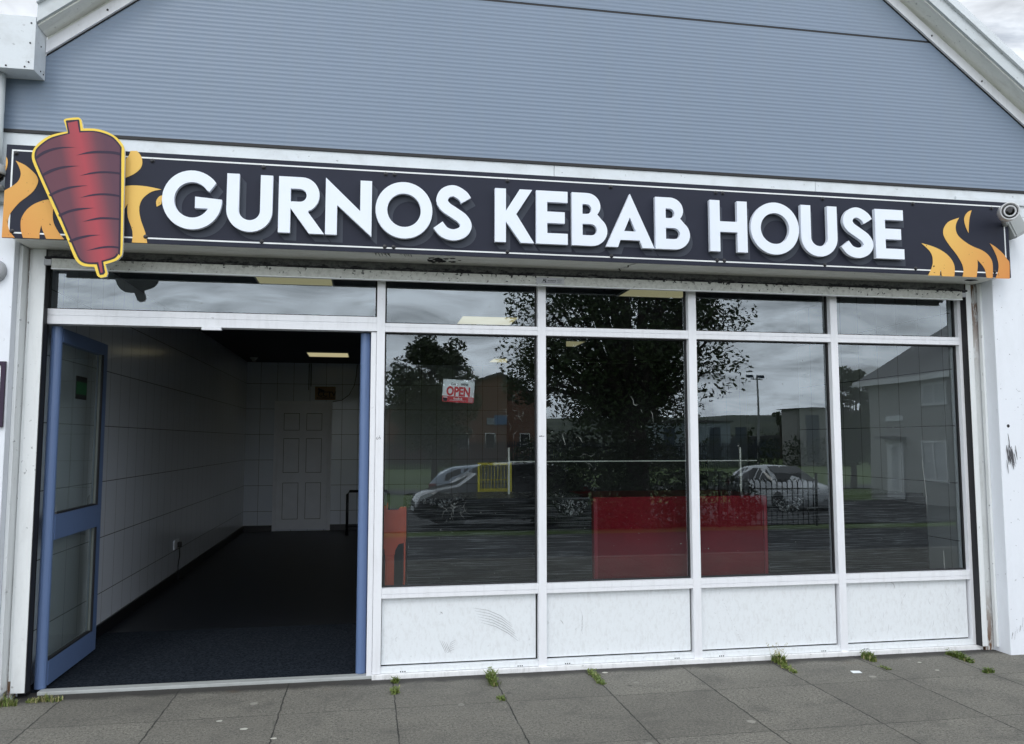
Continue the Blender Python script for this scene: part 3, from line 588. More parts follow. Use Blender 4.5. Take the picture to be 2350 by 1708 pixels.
for a, b_ in BAYS:
    w = bpy.data.objects.new('window', None); col.objects.link(w); w.parent = B; w.location = ((a + b_) / 2, .05, .5)
    bar(w, 'sill_bar', a, b_, .472, .531, .497)
    bar(w, 'transom_bar', a, b_, 2.098, 2.152, 2.128)
    pane(w, a, b_, .531, 2.098); pane(w, a, b_, 2.152, 2.50)
    # slim bright inner return on the right of every bay
    box('kick_panel', M['panel'], B, a + .004, b_ - .012, .034, .05, .074, .470)
    box('panel_gap', M['gap'], B, a, b_, .052, .075, .05, .472)
    box('bottom_rail', M['panel'], B, a, b_, .008, .05, .030, .064, bevel=.002)
    for k in range(1 + (a < 3)):
        for j in range(3):
            x_ = a + .12 + k * .72 + j * .013; MB().lathe((x_, .008, .036), (0, -1, 0), [(0, .004), (.0008, .004)], 8).build('vent_hole', M['gap'], B)
w = bpy.data.objects.new('window', None); col.objects.link(w); w.parent = B; w.location = (-.9, .05, 2.2)
bar(w, 'transom_bar', -1.852, .048, 2.100, 2.188, 2.150)
pane(w, -1.852, .048, 2.188, 2.50)
box('closer_plate', M['frame'], w, -.985, -.872, -.004, .03, 2.083, 2.0985, bevel=.001)
box('threshold', M['alu'], B, -1.80, .046, .012, .075, 0, .020, bevel=.004)
# inner roof/soffit above panes to close the head
box('frame_head', M['gap'], B, -1.9, 4.2, .03, .09, 2.50, 2.55)

# doors standing open
def door_leaf(x, flip):
    d = bpy.data.objects.new('door', None); col.objects.link(d); d.parent = B; d.location = (x, .05, .02)
    xa, xb = (x - .022, x + .022)
    px_ = x - .010 if flip > 0 else x - .024; MB().tube([(px_, .085, .022), (px_, .085, 2.092)], .031, 16).build('pivot_stile', M['blue'], d, smooth=False)
    box('far_stile', M['blue'], d, xa, xb, .850, .935, .03, 2.085, bevel=.004)
    for z0, z1 in ((.03, .165), (.850, .995), (2.005, 2.085)): box('rail', M['blue'], d, xa, xb, .105, .850, z0, z1)
    for z0, z1 in ((.165, .850), (.995, 2.005)):
        box('gasket', M['black'], d, x - .006, x + .024, .838, .850, z0, z1); box('gasket', M['black'], d, x - .006, x + .018, .105, .838, z0, z0 + .010)
        box('glazing_bead', M['bead'], d, x + .001, x + .014, .826, .837, z0 + .01, z1)
        MB().quad((x, .105, z0), (x, .85, z0), (x, .85, z1), (x, .105, z1)).build('pane', M['doorglass'], d, recalc=False)
    return d
dl = door_leaf(-1.800, 1); dr = door_leaf(.005, -1)
st = box('push_sticker', M['ink'], dl, -1.7985, -1.7975, .40, .60, 1.685, 1.83); t = simple('green_sticker', (.012, .08, .03), .6)
box('push_sticker', t, dl, -1.7972, -1.7965, .405, .595, 1.715, 1.795)
box('worn_patch', M['frame'], dl, -1.7700, -1.7695, .085, .0851, 1.0, 1.05)

# ------------------------------------------------------------ interior shell
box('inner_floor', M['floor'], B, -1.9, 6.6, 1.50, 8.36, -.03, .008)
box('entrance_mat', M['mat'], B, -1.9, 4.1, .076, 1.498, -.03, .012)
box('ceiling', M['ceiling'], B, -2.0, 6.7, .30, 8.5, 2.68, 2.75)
box('inner_wall', M['tile_side'], B, -2.0, -1.9, .02, 8.36, -.03, 2.68)
box('inner_wall', M['tile_back'], B, -2.0, 6.7, 8.36, 8.5, -.03, 2.68)
box('inner_wall', M['tile_right'], B, 4.1, 4.2, .09, 2.17, -.03, 2.68)
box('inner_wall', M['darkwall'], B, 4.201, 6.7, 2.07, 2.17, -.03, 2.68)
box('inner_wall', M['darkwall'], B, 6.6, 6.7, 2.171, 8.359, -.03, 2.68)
box('skirting', M['skirt'], B, -1.899, -1.885, 1.0, 8.345, .008, .10)
box('skirting', M['skirt'], B, -1.885, -1.452, 8.345, 8.359, .008, .10); box('skirting', M['skirt'], B, -.58, 6.6, 8.345, 8.359, .008, .10)
# six panel door at the back
d = bpy.data.objects.new('inner_door', None); col.objects.link(d); d.parent = B; d.location = (-1.02, 8.34, .02)
dd = box('door_slab', M['idoor'], d, -1.405, -.625, 8.315, 8.352, .035, 2.00, bevel=.002)
for x0, x1 in ((-1.305, -1.075), (-.955, -.725)):
    for z0, z1 in ((.20, .76), (.93, 1.46), (1.60, 1.86)):
        box('door_panel', M['idoor'], d, x0, x1, 8.310, 8.3148, z0, z1, bevel=.002); box('door_panel', M['idoor'], d, x0 + .035, x1 - .035, 8.303, 8.3098, z0 + .035, z1 - .035, bevel=.003)
        MB().box(x0 - .006, x1 + .006, 8.3135, 8.3149, z0 - .006, z1 + .006).build('panel_groove', M['darkwall'], d)
for x0, x1 in ((-1.462, -1.408), (-.622, -.568)): box('architrave', M['idoor'], d, x0, x1, 8.325, 8.358, .01, 2.06, bevel=.003)
box('architrave', M['idoor'], d, -1.408, -.622, 8.325, 8.358, 2.004, 2.06, bevel=.003)

# ------------------------------------------------------------ the long shop sign
SG = thing('shop_sign', 'long charcoal fascia sign with raised white GURNOS KEBAB HOUSE letters and orange flames', 'sign', (1.15, -.30, 2.52))
MB().box(-1.976, 4.286, -.300, -.2935, 2.524, 3.047).build('sign_board', M['board'], SG, bevel=.001)
e0, e1, f0, f1, w_ = -1.948, 4.258, 2.550, 3.020, .0085
MB().box(e0, e1, -.3008, -.300, f1 - w_, f1).box(e0, e1, -.3008, -.300, f0, f0 + w_).box(e0, e0 + w_, -.3008, -.300, f0 + w_, f1 - w_).box(e1 - w_, e1, -.3008, -.300, f0 + w_, f1 - w_).build('border_line', M['line'], SG)
for k, p in FLAMES.items(): MB().prism(smoothed(p), -.3024, -.3009).build('flame', M['flame'], SG)
for x_ in (-1.926, -1.24, -.614, .084, .136, .817, 1.470, 2.165, 2.213, 2.908, 3.565, 4.160):
    for z_ in (3.000, 2.562):
        MB().lathe((x_ + (.02 if z_ > 2.8 and x_ == -1.24 else 0), -.300, z_), (0, -1, 0), [(0, .0125), (.003, .0125), (.0045, .009), (.011, .008), (.012, .004)], 12).build('screw', M['screw'], SG)
def arc(cx, cz, rx, rz, a0, a1, n=16): return [(cx + rx * math.cos(R(a0 + (a1 - a0) * i / n)), cz + rz * math.sin(R(a0 + (a1 - a0) * i / n))) for i in range(n + 1)]
S_ = .205
def G():
    return [arc(.51, .5, .51, .515, 37.5, 363, 40) + [(.56, .56), (.56, .36), (.795, .36)] + arc(.51, .5, .305, .31, 333, 35, 34) + [(.80, .655)]]
def U(w=.76):
    r = w / 2; ri = r - S_
    return [[(0, 1)] + arc(r, r * 1.0 - .015, r, r, 180, 360, 24) + [(w, 1), (w - S_, 1)] + arc(r, r - .015, ri, ri * 1.0, 360, 180, 20) + [(S_, 1)]]
def Rr():
    o = [(0, 0), (.205, 0), (.205, .44), (.53, 0), (.79, 0), (.505, .385)] + arc(.40, .69, .30, .31, -68, 90, 16) + [(0, 1)]
    h = [(.205, .56)] + arc(.36, .675, .118, .115, -90, 90, 12) + [(.205, .79)]
    return [o, h]
def Nn(): return [[(0, 0), (.205, 0), (.205, .535), (.815, -.01), (.815, 1), (.61, 1), (.61, .445), (0, 1.02)]]
def O(w=1.0): return [arc(w / 2, .5, w / 2, .515, 0, 354, 48), arc(w / 2, .5, w / 2 - .205, .305, 0, 354, 40)]
def thick(path, w):
    # offset of an open centre line
    P_ = [Vector(p) for p in path]; fine = []
    for i in range(len(P_) - 1):
        p0 = P_[max(i - 1, 0)]; p1, p2 = P_[i], P_[i + 1]; p3 = P_[min(i + 2, len(P_) - 1)]
        for k in range(6):
            t_ = k / 6; fine.append(.5 * ((2 * p1) + (p2 - p0) * t_ + (2 * p0 - 5 * p1 + 4 * p2 - p3) * t_ ** 2 + (3 * p1 - p0 - 3 * p2 + p3) * t_ ** 3))
    fine.append(P_[-1]); L_, R_ = [], []
    for i, p in enumerate(fine):
        d_ = (fine[min(i + 1, len(fine) - 1)] - fine[max(i - 1, 0)]).normalized(); nn = Vector((-d_.y, d_.x)) * w / 2
        L_.append((p.x + nn.x, p.y + nn.y)); R_.append((p.x - nn.x, p.y - nn.y))
    return L_ + R_[::-1]
def Sx(): return [thick([(.585, .735), (.515, .83), (.36, .905), (.215, .855), (.155, .725), (.215, .605), (.37, .50), (.52, .395), (.585, .27), (.52, .15), (.365, .092), (.20, .135), (.085, .265)], .205)]
def K(): return [[(0, 0), (.205, 0), (.205, .385), (.485, 0), (.735, 0), (.40, .53), (.70, 1), (.465, 1), (.205, .585), (.205, 1), (0, 1)]]
def Ee(): return [[(0, 0), (.60, 0), (.60, .205), (.21, .205), (.21, .395), (.545, .395), (.545, .61), (.21, .61), (.21, .79), (.60, .79), (.60, 1), (0, 1)]]
def Bb():
    o = [(0, 0)] + arc(.38, .285, .30, .285, -90, 50, 12) + arc(.29, .755, .26, .245, -40, 90, 12) + [(0, 1)]
    return [o, [(.205, .60)] + arc(.285, .693, .09, .093, -90, 90, 8) + [(.205, .786)], [(.205, .198)] + arc(.365, .305, .115, .107, -90, 90, 8) + [(.205, .412)]]
def Aa(): return [[(0, 0), (.235, 0), (.285, .14), (.665, .14), (.72, 0), (.955, 0), (.478, 1.03)], [(.36, .31), (.59, .31), (.474, .575)]]
def H(): return [[(0, 0), (.205, 0), (.205, .385), (.56, .385), (.56, 0), (.765, 0), (.765, 1), (.56, 1), (.56, .59), (.205, .59), (.205, 1), (0, 1)]]
LET = [(G, -1.152, .320), (U, -.807, .252), (Rr, -.522, .258), (Nn, -.259, .264), (O, .027, .332), (Sx, .366, .228), (K, .734, .240), (Ee, .987, .196),
       (Bb, 1.209, .224), (Aa, 1.424, .312), (Bb, 1.744, .226), (H, 2.104, .252), (O, 2.380, .332), (U, 2.727, .254), (Sx, 3.007, .230), (Ee, 3.254, .205)]
for fn, x0, wd in LET:
    loops = fn(); mnx = min(p[0] for p in loops[0]); mxx_ = max(p[0] for p in loops[0]); kx = wd / (mxx_ - mnx)
    W_ = [[(x0 + (p[0] - mnx) * kx, 2.6105 + p[1] * .329) for p in l] for l in loops]
    lt = MB().prism(W_, -.3400, -.3120).build('letter', M['letter'], SG)
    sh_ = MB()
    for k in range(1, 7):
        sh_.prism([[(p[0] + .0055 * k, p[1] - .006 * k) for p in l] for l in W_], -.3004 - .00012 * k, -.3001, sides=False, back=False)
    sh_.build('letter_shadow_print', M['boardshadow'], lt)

# ------------------------------------------------------------ kebab cut-out sign
KS = thing('kebab_sign', 'red cut-out doner kebab sign with yellow outline hung over the left end of the fascia', 'sign', (-1.6, -.33, 2.31))
MB().prism(smoothed(KEBAB['yellow'], 3, 35), -.3480, -.3300).build('backing_board', M['kedge'], KS)
MB().prism(smoothed(KEBAB['yellow'], 3, 35), -.3492, -.3481).build('yellow_outline', M['kyellow'], KS)
MB().prism(smoothed(KEBAB['dark'], 3, 35), -.3502, -.3493).build('dark_outline', M['kdark'], KS)
mt = MB().prism(smoothed(KEBAB['red'], 3, 35), -.3512, -.3503).build('meat', M['meat'], KS)
for p in CUTS: MB().prism(smoothed(p, 3, 70), -.3520, -.3513).build('cut_line', M['kdark'], mt)
mb = MB()
for x_, z_ in ((-1.68, 2.95), (-1.55, 2.95), (-1.6, 2.6), (-1.5, 2.6)): mb.tube([(x_, -.3299, z_), (x_, -.301, z_)], .008, 8)
mb.build('standoff', M['grey'], KS)

# ------------------------------------------------------------ small things on the facade
def cam_bullet(name, label, c, aim, ln, r):
    t_ = thing(name, label, 'camera', c); a_ = Vector(aim).normalized(); c = Vector(c)
    MB().lathe(c - a_ * ln, a_, [(0, r * .8), (.012, r), (ln - .014, r * 1.0), (ln, r * .94), (ln + .010, r * .98), (ln + .010, r * .86), (ln - .004, r * .80)], 28).build('housing', M['camwhite'], t_, smooth=True).data.polygons
    MB().lathe(c, a_, [(-.003, r * .80), (.002, r * .79)], 28).build('lens_surround', M['lens'], t_)
    MB().lathe(c - Vector((.0, 0, 0)), a_, [(.002, r * .62), (.006, r * .63), (.008, r * .60), (.0081, r * .52), (.0045, r * .50)], 28).build('lens_ring', M['camwhite'], t_)
    MB().lathe(c, a_, [(.0025, r * .49), (.006, r * .46), (.0085, r * .2)], 24).build('lens', M['lens'], t_)
    return t_, c, a_
CR, c, a_ = cam_bullet('security_camera', 'white bullet security camera beside the right end of the fascia sign', (4.150, -.470, 2.932), (-.55, -1, -.12), .085, .060)
mb = MB(); mb.tube([(4.175, -.37, 2.925), (4.23, -.33, 2.90), (4.29, -.27, 2.885)], .016, 10); mb.build('arm', M['camgrey'], CR)
m_ = Matrix.Rotation(R(-28), 4, 'Y'); o_ = Vector((4.345, -.265, 2.885)); hx, hy, hz = .060, .050, .070
vs = [o_ + m_ @ Vector((x_, y_, z_)) for z_ in (-hz, hz) for x_, y_ in ((-hx, -hy), (hx, -hy), (hx, hy), (-hx, hy))]
jb = MB().hexa(vs).build('junction_box', M['camgrey'], CR, bevel=.006)
vs = [o_ + m_ @ Vector((x_, y_, z_)) for z_ in (-hz * .75, hz * .75) for x_, y_ in ((-hx * .75, -hy - .006), (hx * .75, -hy - .006), (hx * .75, -hy - .0005), (-hx * .75, -hy - .0005))]
MB().hexa(vs).build('lid', M['camgrey'], jb, bevel=.002)
for x_, z_ in ((-1, -1), (-1, 1), (1, -1)):
    q = o_ + m_ @ Vector((x_ * hx * .86, -hy, z_ * hz * .88)); MB().lathe(q, (0, -1, 0), [(0, .005), (.003, .005)], 8).build('screw', M['screw'], jb)
MB().tube([(4.33, -.20, 2.86), (4.36, -.175, 2.80)], .012, 8).build('cable_gland', M['screw'], CR)
CL_ = thing('security_camera', 'grey dome camera above the downpipe at the left end of the sign', 'camera', (-2.03, -.30, 2.89))
MB().lathe((-2.03, -.30, 2.935), (0, 0, -1), [(0, .030), (.015, .052), (.05, .058), (.062, .056)], 24).build('housing', M['camgrey'], CL_, smooth=True)
MB().lathe((-2.03, -.30, 2.872), (0, 0, -1), [(0, .050), (.02, .044), (.036, .028), (.042, .008)], 24).build('dome', M['lens'], CL_, smooth=True)
MB().box(-2.08, -1.99, -.32, -.18, 2.80, 2.815).box(-2.08, -1.995, -.24, -.18, 2.74, 2.80).build('bracket', M['camgrey'], CL_, bevel=.003)
DP = thing('downpipe', 'pale round downpipe under the boxed eaves at the left edge', 'pipe', (-2.06, -.235, 2.9))
MB().tube([(-2.068, -.24, 3.469), (-2.068, -.24, 2.80)], .042, 20).build('pipe', M['pipe'], DP, smooth=True)
AL = thing('wall_light', 'round grey bulkhead wall light left of the entrance', 'lamp', (-2.055, -.18, 2.36))
MB().lathe((-2.055, -.178, 2.362), (0, -1, 0), [(0, .066), (.02, .066), (.030, .060), (.048, .040), (.055, .012)], 28).build('body', M['grey'], AL, smooth=True)
MB().lathe((-2.002, -.196, 2.362), (0, -1, 0), [(0, .008), (.006, .008), (.008, .004)], 10).build('screw', M['camwhite'], AL)
NB = thing('notice_board', 'dark framed notice board on the white wall left of the shutter guide', 'notice board', (-2.1, -.18, 1.5))
z0, z1, x0, x1 = 1.497, 1.858, -2.55, -1.966
MB().box(x0, x1, -.198, -.180, z0, z0 + .022).box(x0, x1, -.198, -.180, z1 - .022, z1).box(x0, x0 + .022, -.198, -.180, z0 + .022, z1 - .022).box(x1 - .022, x1, -.198, -.180, z0 + .022, z1 - .022).build('frame', M['kdark'], NB, bevel=.002)
box('notice', M['card'], NB, x0 + .022, x1 - .022, -.186, -.180, z0 + .022, z1 - .022)

# scuffs and scribbles on the building
random.seed(11)
def scribbles(name, mat, lst, y):
    mb = MB()
    for pts, w in lst:
        mb.stroke(pts, w, y); y -= .00012
    return tag(mb.build(name, mat, B, recalc=False), kind='stuff')
L_ = []
for k in range(38):
    x_ = 4.318 + random.gauss(0, .016); z_ = 1.32 + random.gauss(0, .03); l_ = random.uniform(.03, .10); L_.append(([(x_ - .004, z_ + l_ / 2), (x_ + random.uniform(-.004, .004), z_), (x_ + .006, z_ - l_ / 2)], random.uniform(.004, .008)))
scribbles('wall_scuff', simple('grey_brush_mark', (.11, .11, .12), .8), L_, -.1790)
MB().lathe((4.312, -.178, 1.524), (0, -1, 0), [(0, .012), (.0012, .010)], 9).build('wall_chip', M['ink'], B)
L_ = []
for k in range(16):
    x_ = 4.26 + k * .012 + random.uniform(-.006, .006); z_ = .10 + k * .008 + random.uniform(-.03, .03); l_ = random.uniform(.02, .07); L_.append(([(x_, z_ + l_), (x_ - .008, z_)], random.uniform(.002, .007)))
scribbles('wall_scuff', simple('boot_scuff', (.20, .20, .21), .8), L_, -.1789)
L_ = []
for k in range(4): L_.append(([(.455 + k * .013, .205 - k * .004), (.475 + k * .012, .165 - k * .004), (.492 + k * .010, .128)], .0028))
for k in range(5): L_.append(([(.50 + k * .004, .128 + k * .012), (.525, .142 + k * .012), (.548, .150 + k * .013)], .0022))
for k in range(6):
    a0 = .66 + k * .010; L_.append(([(a0, .392 - k * .018), (a0 + .09, .375 - k * .020), (a0 + .17, .340 - k * .022), (a0 + .235, .290 - k * .022)], .0026))
L_.append(([(.455, .375), (.466, .372), (.47, .362)], .005)); L_.append(([(.452, .36), (.462, .366)], .004))
scribbles('panel_scuff', simple('grey_scrape', (.33, .33, .34), .8), L_, .0337)
L_ = []
for k in range(5): L_.append(([(1.352 + k * .003, .345 - k * .02), (1.358 - k * .002, .31 - k * .02), (1.350 + k * .002, .28 - k * .018)], .0022))
L_.append(([(1.212, .30), (1.226, .285), (1.233, .270)], .004)); L_.append(([(1.885, .345), (1.888, .32)], .003))
for k in range(16): L_.append(([(2.28 + k * .010, .43 - k * .022 + random.uniform(-.01, .01)), (2.284 + k * .010 + random.uniform(-.004, .008), .424 - k * .022)], .004))
for k in range(8): L_.append(([(2.315 + k * .001, .17 - k * .008), (2.330, .176 - k * .008)], .002))
for k in range(8): L_.append(([(2.85 + k * .004 + random.uniform(0, .01), .20 - k * .012), (2.862 + k * .003, .208 - k * .012)], .003))
L_.append(([(3.52, .462), (3.54, .455), (3.548, .435), (3.546, .42)], .0035))
for k in range(14):
    x_ = random.uniform(3.4, 4.05); z_ = random.uniform(.10, .38); q = random.uniform(-.03, .03); L_.append(([(x_, z_), (x_ + q * .7, z_ + .02), (x_ + q, z_ + random.uniform(.02, .05))], .0022))
scribbles('panel_scuff', simple('grey_scrape_fine', (.42, .42, .43), .8), L_, .0336)
L_ = [([(.062, 1.448), (.056, 1.443), (.054, 1.435), (.059, 1.430), (.065, 1.436), (.064, 1.446)], .0022), ([(.074, 1.456), (.071, 1.440), (.069, 1.431)], .0022), ([(.070, 1.440), (.076, 1.443), (.079, 1.437), (.075, 1.430)], .0022)]
L_ += [([(1.076, 1.456), (1.074, 1.450), (1.080, 1.449)], .004), ([(1.084, 1.456), (1.082, 1.449), (1.090, 1.455), (1.089, 1.449)], .004), ([(1.094, 1.454), (1.099, 1.449), (1.102, 1.455)], .004), ([(1.105, 1.454), (1.112, 1.450)], .003)]
scribbles('ink_scrawl', M['ink'], L_, -.0006)
random.seed(21)
mb = MB()
for k in range(70):      # dirt specks on the white render and guides
    x_ = random.choice([random.uniform(4.26, 4.6), random.uniform(4.26, 4.5)]); z_ = random.uniform(.2, 2.5); r_ = random.uniform(.001, .003)
    mb.add([(x_ + r_ * random.uniform(.5, 1.4) * math.cos(q), -.1788, z_ + r_ * random.uniform(.5, 1.6) * math.sin(q)) for q in (0, 1.05, 2.1, 3.14, 4.2, 5.2)], [(0, 1, 2, 3, 4, 5)])
tag(mb.build('wall_speck', M['mark'], B, recalc=False), kind='stuff')
for x_, z_, yy in ((-1.932, 2.10, -.12), (-1.931, 1.42, -.12), (-1.930, .60, -.12), (4.191, 2.3, -.028), (4.19, 1.06, -.028), (4.19, .92, -.028), (4.223, .98, -.075), (-1.925, 2.33, -.033), (-1.926, 1.30, -.033)):
    MB().lathe((x_, yy, z_), (0, -1, 0), [(0, .0055), (.0025, .0050), (.0035, .0025)], 9).build('bolt', M['camgrey'], B)
# dried drips and scratches on the panes
mb = MB()
mb.stroke([(3.815, 1.311), (3.816, 1.26), (3.820, 1.20), (3.824, 1.163), (3.829, 1.10), (3.835, 1.02), (3.834, .916)], .0035, .0490); mb.stroke([(3.947, .665), (3.951, .62), (3.950, .58), (3.953, .515)], .0050, .0490)
mb.stroke([(1.234, 1.470), (1.248, 1.425), (1.258, 1.395)], .0035, .0490); mb.stroke([(1.345, 1.448), (1.356, 1.438), (1.370, 1.412)], .0035, .0490); mb.stroke([(1.25, 1.475), (1.262, 1.466)], .003, .0490)
mb.stroke([(1.70, 1.715), (1.715, 1.69), (1.72, 1.66), (1.735, 1.655), (1.75, 1.66)], .0028, .0490); mb.stroke([(1.768, 1.63), (1.778, 1.605)], .0028, .0490)
mb.stroke([(1.835, 1.62), (1.847, 1.60), (1.852, 1.54)], .0025, .0490)
random.seed(5)
for cx_, cz_, n_ in ((.92, 1.60, 12), (.53, .985, 20), (1.43, 1.33, 5)):
    for k in range(n_):
        q = random.uniform(0, 6.28); l_ = random.uniform(.01, .075); x_ = cx_ + random.gauss(0, .03); z_ = cz_ + random.gauss(0, .05)
        mb.stroke([(x_, z_), (x_ + l_ * .5 * math.cos(q), z_ + l_ * .5 * math.sin(q)), (x_ + l_ * math.cos(q + .4), z_ + l_ * math.sin(q + .4))], .0010, .0489 - k * .00001)
for k in range(70):
    x_ = random.uniform(.15, 4.0); z_ = random.uniform(.6, 2.0); r_ = random.uniform(.0012, .0035)
    mb.add([(x_ + r_ * random.uniform(.5, 1.4) * math.cos(q), .0491, z_ + r_ * random.uniform(.5, 1.6) * math.sin(q)) for q in (0, 1.05, 2.1, 3.14, 4.2, 5.2)], [(0, 1, 2, 3, 4, 5)])
tag(mb.build('dried_splash', simple('dried_splash', (.22, .24, .23), .7), B, recalc=False), kind='stuff')

# open sign hanging inside the first window
OS = thing('open_sign', 'small white and red OPEN sign hanging inside the first window pane', 'sign', (.565, .066, 1.66))
rt = R(-3.5)
def rr(x0, x1, z0, z1, r_, n=5):
    p = []
    for cx_, cz_, a0 in ((x1 - r_, z1 - r_, 0), (x0 + r_, z1 - r_, 90), (x0 + r_, z0 + r_, 180), (x1 - r_, z0 + r_, 270)): p += arc(cx_, cz_, r_, r_, a0, a0 + 90, n)
    return p
oc = (.564, 1.735)
def rot(ps): return [(oc[0] + (a0 - oc[0]) * math.cos(rt) - (b0 - oc[1]) * math.sin(rt), oc[1] + (a0 - oc[0]) * math.sin(rt) + (b0 - oc[1]) * math.cos(rt)) for a0, b0 in ps]
X0, X1, Z0, Z1 = .4635, .6645, 1.664, 1.808
MB().prism(rot(rr(X0, X1, Z0, Z1, .009)), .0620, .0645).build('card', M['card'], OS)
MB().prism(rot([(X0 + .0005, Z0 + .038)] + arc(X0 + .009, Z0 + .009, .0088, .0088, 180, 270, 5) + arc(X1 - .009, Z0 + .009, .0088, .0088, 270, 360, 5) + [(X1 - .0005, Z0 + .038)]), .0614, .0619).build('red_band', M['red'], OS)
def wr(s, size, dx, dz, mat, bold, sx, shear=0):
    (cx_, cz_), = rot([(oc[0] + dx, oc[1] + dz)]); return write('lettering', s, size, cx_, cz_, .0612, mat, OS, bold, sx, shear, rt)
wr('OPEN', .079, 0.000, -.004, M['red'], .0034, .74); wr("WE'RE", .0200, .037, .044, M['ink'], .0008, .84); wr('Come in', .0215, -.028, .044, M['ink'], .0004, .60, .35)
wr('foodhub', .0175, .0, -.047, M['card'], .0006, .95)
MB().prism(rot([(.512, 1.6755), (.618, 1.6755), (.618, 1.6775), (.512, 1.6775)]), .0611, .0613).build('lettering', M['card'], OS)
MB().prism(rot(rr(.4695, .4955, 1.6685, 1.6885, .003)), .0611, .0613).build('badge', M['kdark'], OS)
MB().prism(rot([(.4695, 1.691), (.4965, 1.691), (.4965, 1.6965), (.4695, 1.6965)]), .0611, .0613).build('badge', M['card'], OS)
MB().prism(rot(rr(.6290, .6600, 1.6685, 1.6975, .002)), .0611, .0613).build('badge', simple('pink_card', (.62, .28, .30), .5), OS)
(ax, az), (bx, bz) = rot([(.478, 1.796), (.650, 1.796)])
MB().tube([(ax, .0612, az), (.515, .064, 1.885), (.565, .066, 1.97), (.612, .064, 1.885), (bx, .0612, bz)], .0008, 5).build('string', M['ink'], OS)

# ------------------------------------------------------------ ceiling lights
def clight(x0, x1, y0, y1, label, mat):
    t_ = thing('ceiling_light', label, 'lamp', ((x0 + x1) / 2, (y0 + y1) / 2, 2.66), group='square ceiling lights')
    MB().box(x0, x1, y0, y0 + .012, 2.664, 2.679).box(x0, x1, y1 - .012, y1, 2.664, 2.679).box(x0, x0 + .012, y0 + .012, y1 - .012, 2.664, 2.679).box(x1 - .012, x1, y0 + .012, y1 - .012, 2.664, 2.679).build('frame', M['grey'], t_)
    box('diffuser', mat, t_, x0 + .012, x1 - .012, y0 + .012, y1 - .012, 2.668, 2.679); return t_
clight(-.87, -.28, .98, 1.56, 'yellowish ceiling light seen through the glass over the open doorway', M['diffuser'])
clight(.91, 1.50, 2.92, 3.50, 'bright ceiling light seen in the first small upper pane', M['diffuser2'])
clight(-.87, -.28, 6.62, 7.22, 'yellowish ceiling light at the back seen through the open doorway', M['diffuser2'])
clight(2.10, 2.69, 1.02, 1.60, 'yellowish ceiling light at the top of the second upper pane', M['diffuser'])
clight(2.10, 2.69, 4.72, 5.30, 'dim ceiling light seen through the tree reflection in the second window', M['diffuser'])
clight(1.86, 2.42, 7.0, 7.6, 'small far ceiling light seen beside the second mullion', M['diffuser2'])

PI_ = thing('inner_column', 'dark square column standing inside behind the second window', 'column', (1.91, 4.1, 0))
box('shaft', M['column'], PI_, 1.60, 2.22, 3.9, 4.3, .012, 2.679, bevel=.004); box('plinth', M['skirt'], PI_, 1.59, 2.23, 3.89, 4.31, .012, .11)
PW = thing('added_dark_screen', 'dark screen added to darken the view behind the stored counters', 'partition', (3.1, 4.36, 0)); box('screen', M['column'], PW, 2.221, 4.09, 4.33, 4.40, .012, 2.36); box('head_rail', M['metalblack'], PW, 2.221, 4.09, 4.32, 4.41, 2.361, 2.40)  # screen added to hide the lit back wall behind these windows

# ------------------------------------------------------------ stored counters
def counter(x0, x1, label, wrapmat, topmat, fold, name):
    t_ = thing(name, label, 'counter', ((x0 + x1) / 2, .5, 0)); z1 = 1.045; y0, y1 = .25, .93; mb = MB(); random.seed(int(x0 * 100))
    nx, nz = 26, 22; vs = []; fs = []
    for j in range(nz + 1):
        for i in range(nx + 1):
            x_ = x0 + (x1 - x0) * i / nx; z_ = .05 + (z1 - .05) * j / nz
            w_ = .006 * noise.noise((x_ * 4, z_ * 14, x0)) if fold else 0
            vs.append((x_, y0 + w_ + (.022 * max(0, (j - nz + 1.5)) if fold else 0), z_))
    for j in range(nz):
        for i in range(nx): k = j * (nx + 1) + i; fs.append((k, k + 1, k + nx + 2, k + nx + 1))
    mb.add(vs, fs); b0 = mb.build('front', wrapmat, t_, smooth=True)
    MB().box(x0 + .001, x1 - .001, y0 + .035, y1, .05, z1 - .03).build('carcass', wrapmat, t_, bevel=.01)
    tp = MB(); vs = []; fs = []; ny = 8
    for j in range(ny + 1):
        for i in range(nx + 1):
            x_ = x0 + (x1 - x0) * i / nx; y_ = y0 + .02 + (y1 - y0 - .02) * j / ny
            w_ = .008 * noise.noise((x_ * 7, y_ * 9, 3)) if fold else 0
            edge_ = .012 if (i in (0, nx)) and fold else 0
            vs.append((x_, y_, z1 + w_ - edge_))
    for j in range(ny):
        for i in range(nx): k = j * (nx + 1) + i; fs.append((k, k + 1, k + nx + 2, k + nx + 1))
    tp.add(vs, fs); tp.build('top', topmat, t_, smooth=True)
    MB().box(x0 + .04, x1 - .04, y0 + .05, y1 - .04, .008, .05).build('plinth', M['skirt'], t_)
    return t_
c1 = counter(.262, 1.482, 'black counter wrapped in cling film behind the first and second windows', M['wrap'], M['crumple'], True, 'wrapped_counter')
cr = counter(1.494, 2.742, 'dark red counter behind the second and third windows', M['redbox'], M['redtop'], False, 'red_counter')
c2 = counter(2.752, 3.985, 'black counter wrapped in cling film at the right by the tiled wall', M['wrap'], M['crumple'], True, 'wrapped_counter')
for x0 in (1.497, 2.715): box('edge_trim', simple('red_edge_trim', (.32, .02, .04), .3), cr, x0, x0 + .024, .241, .2495, .06, 1.035)
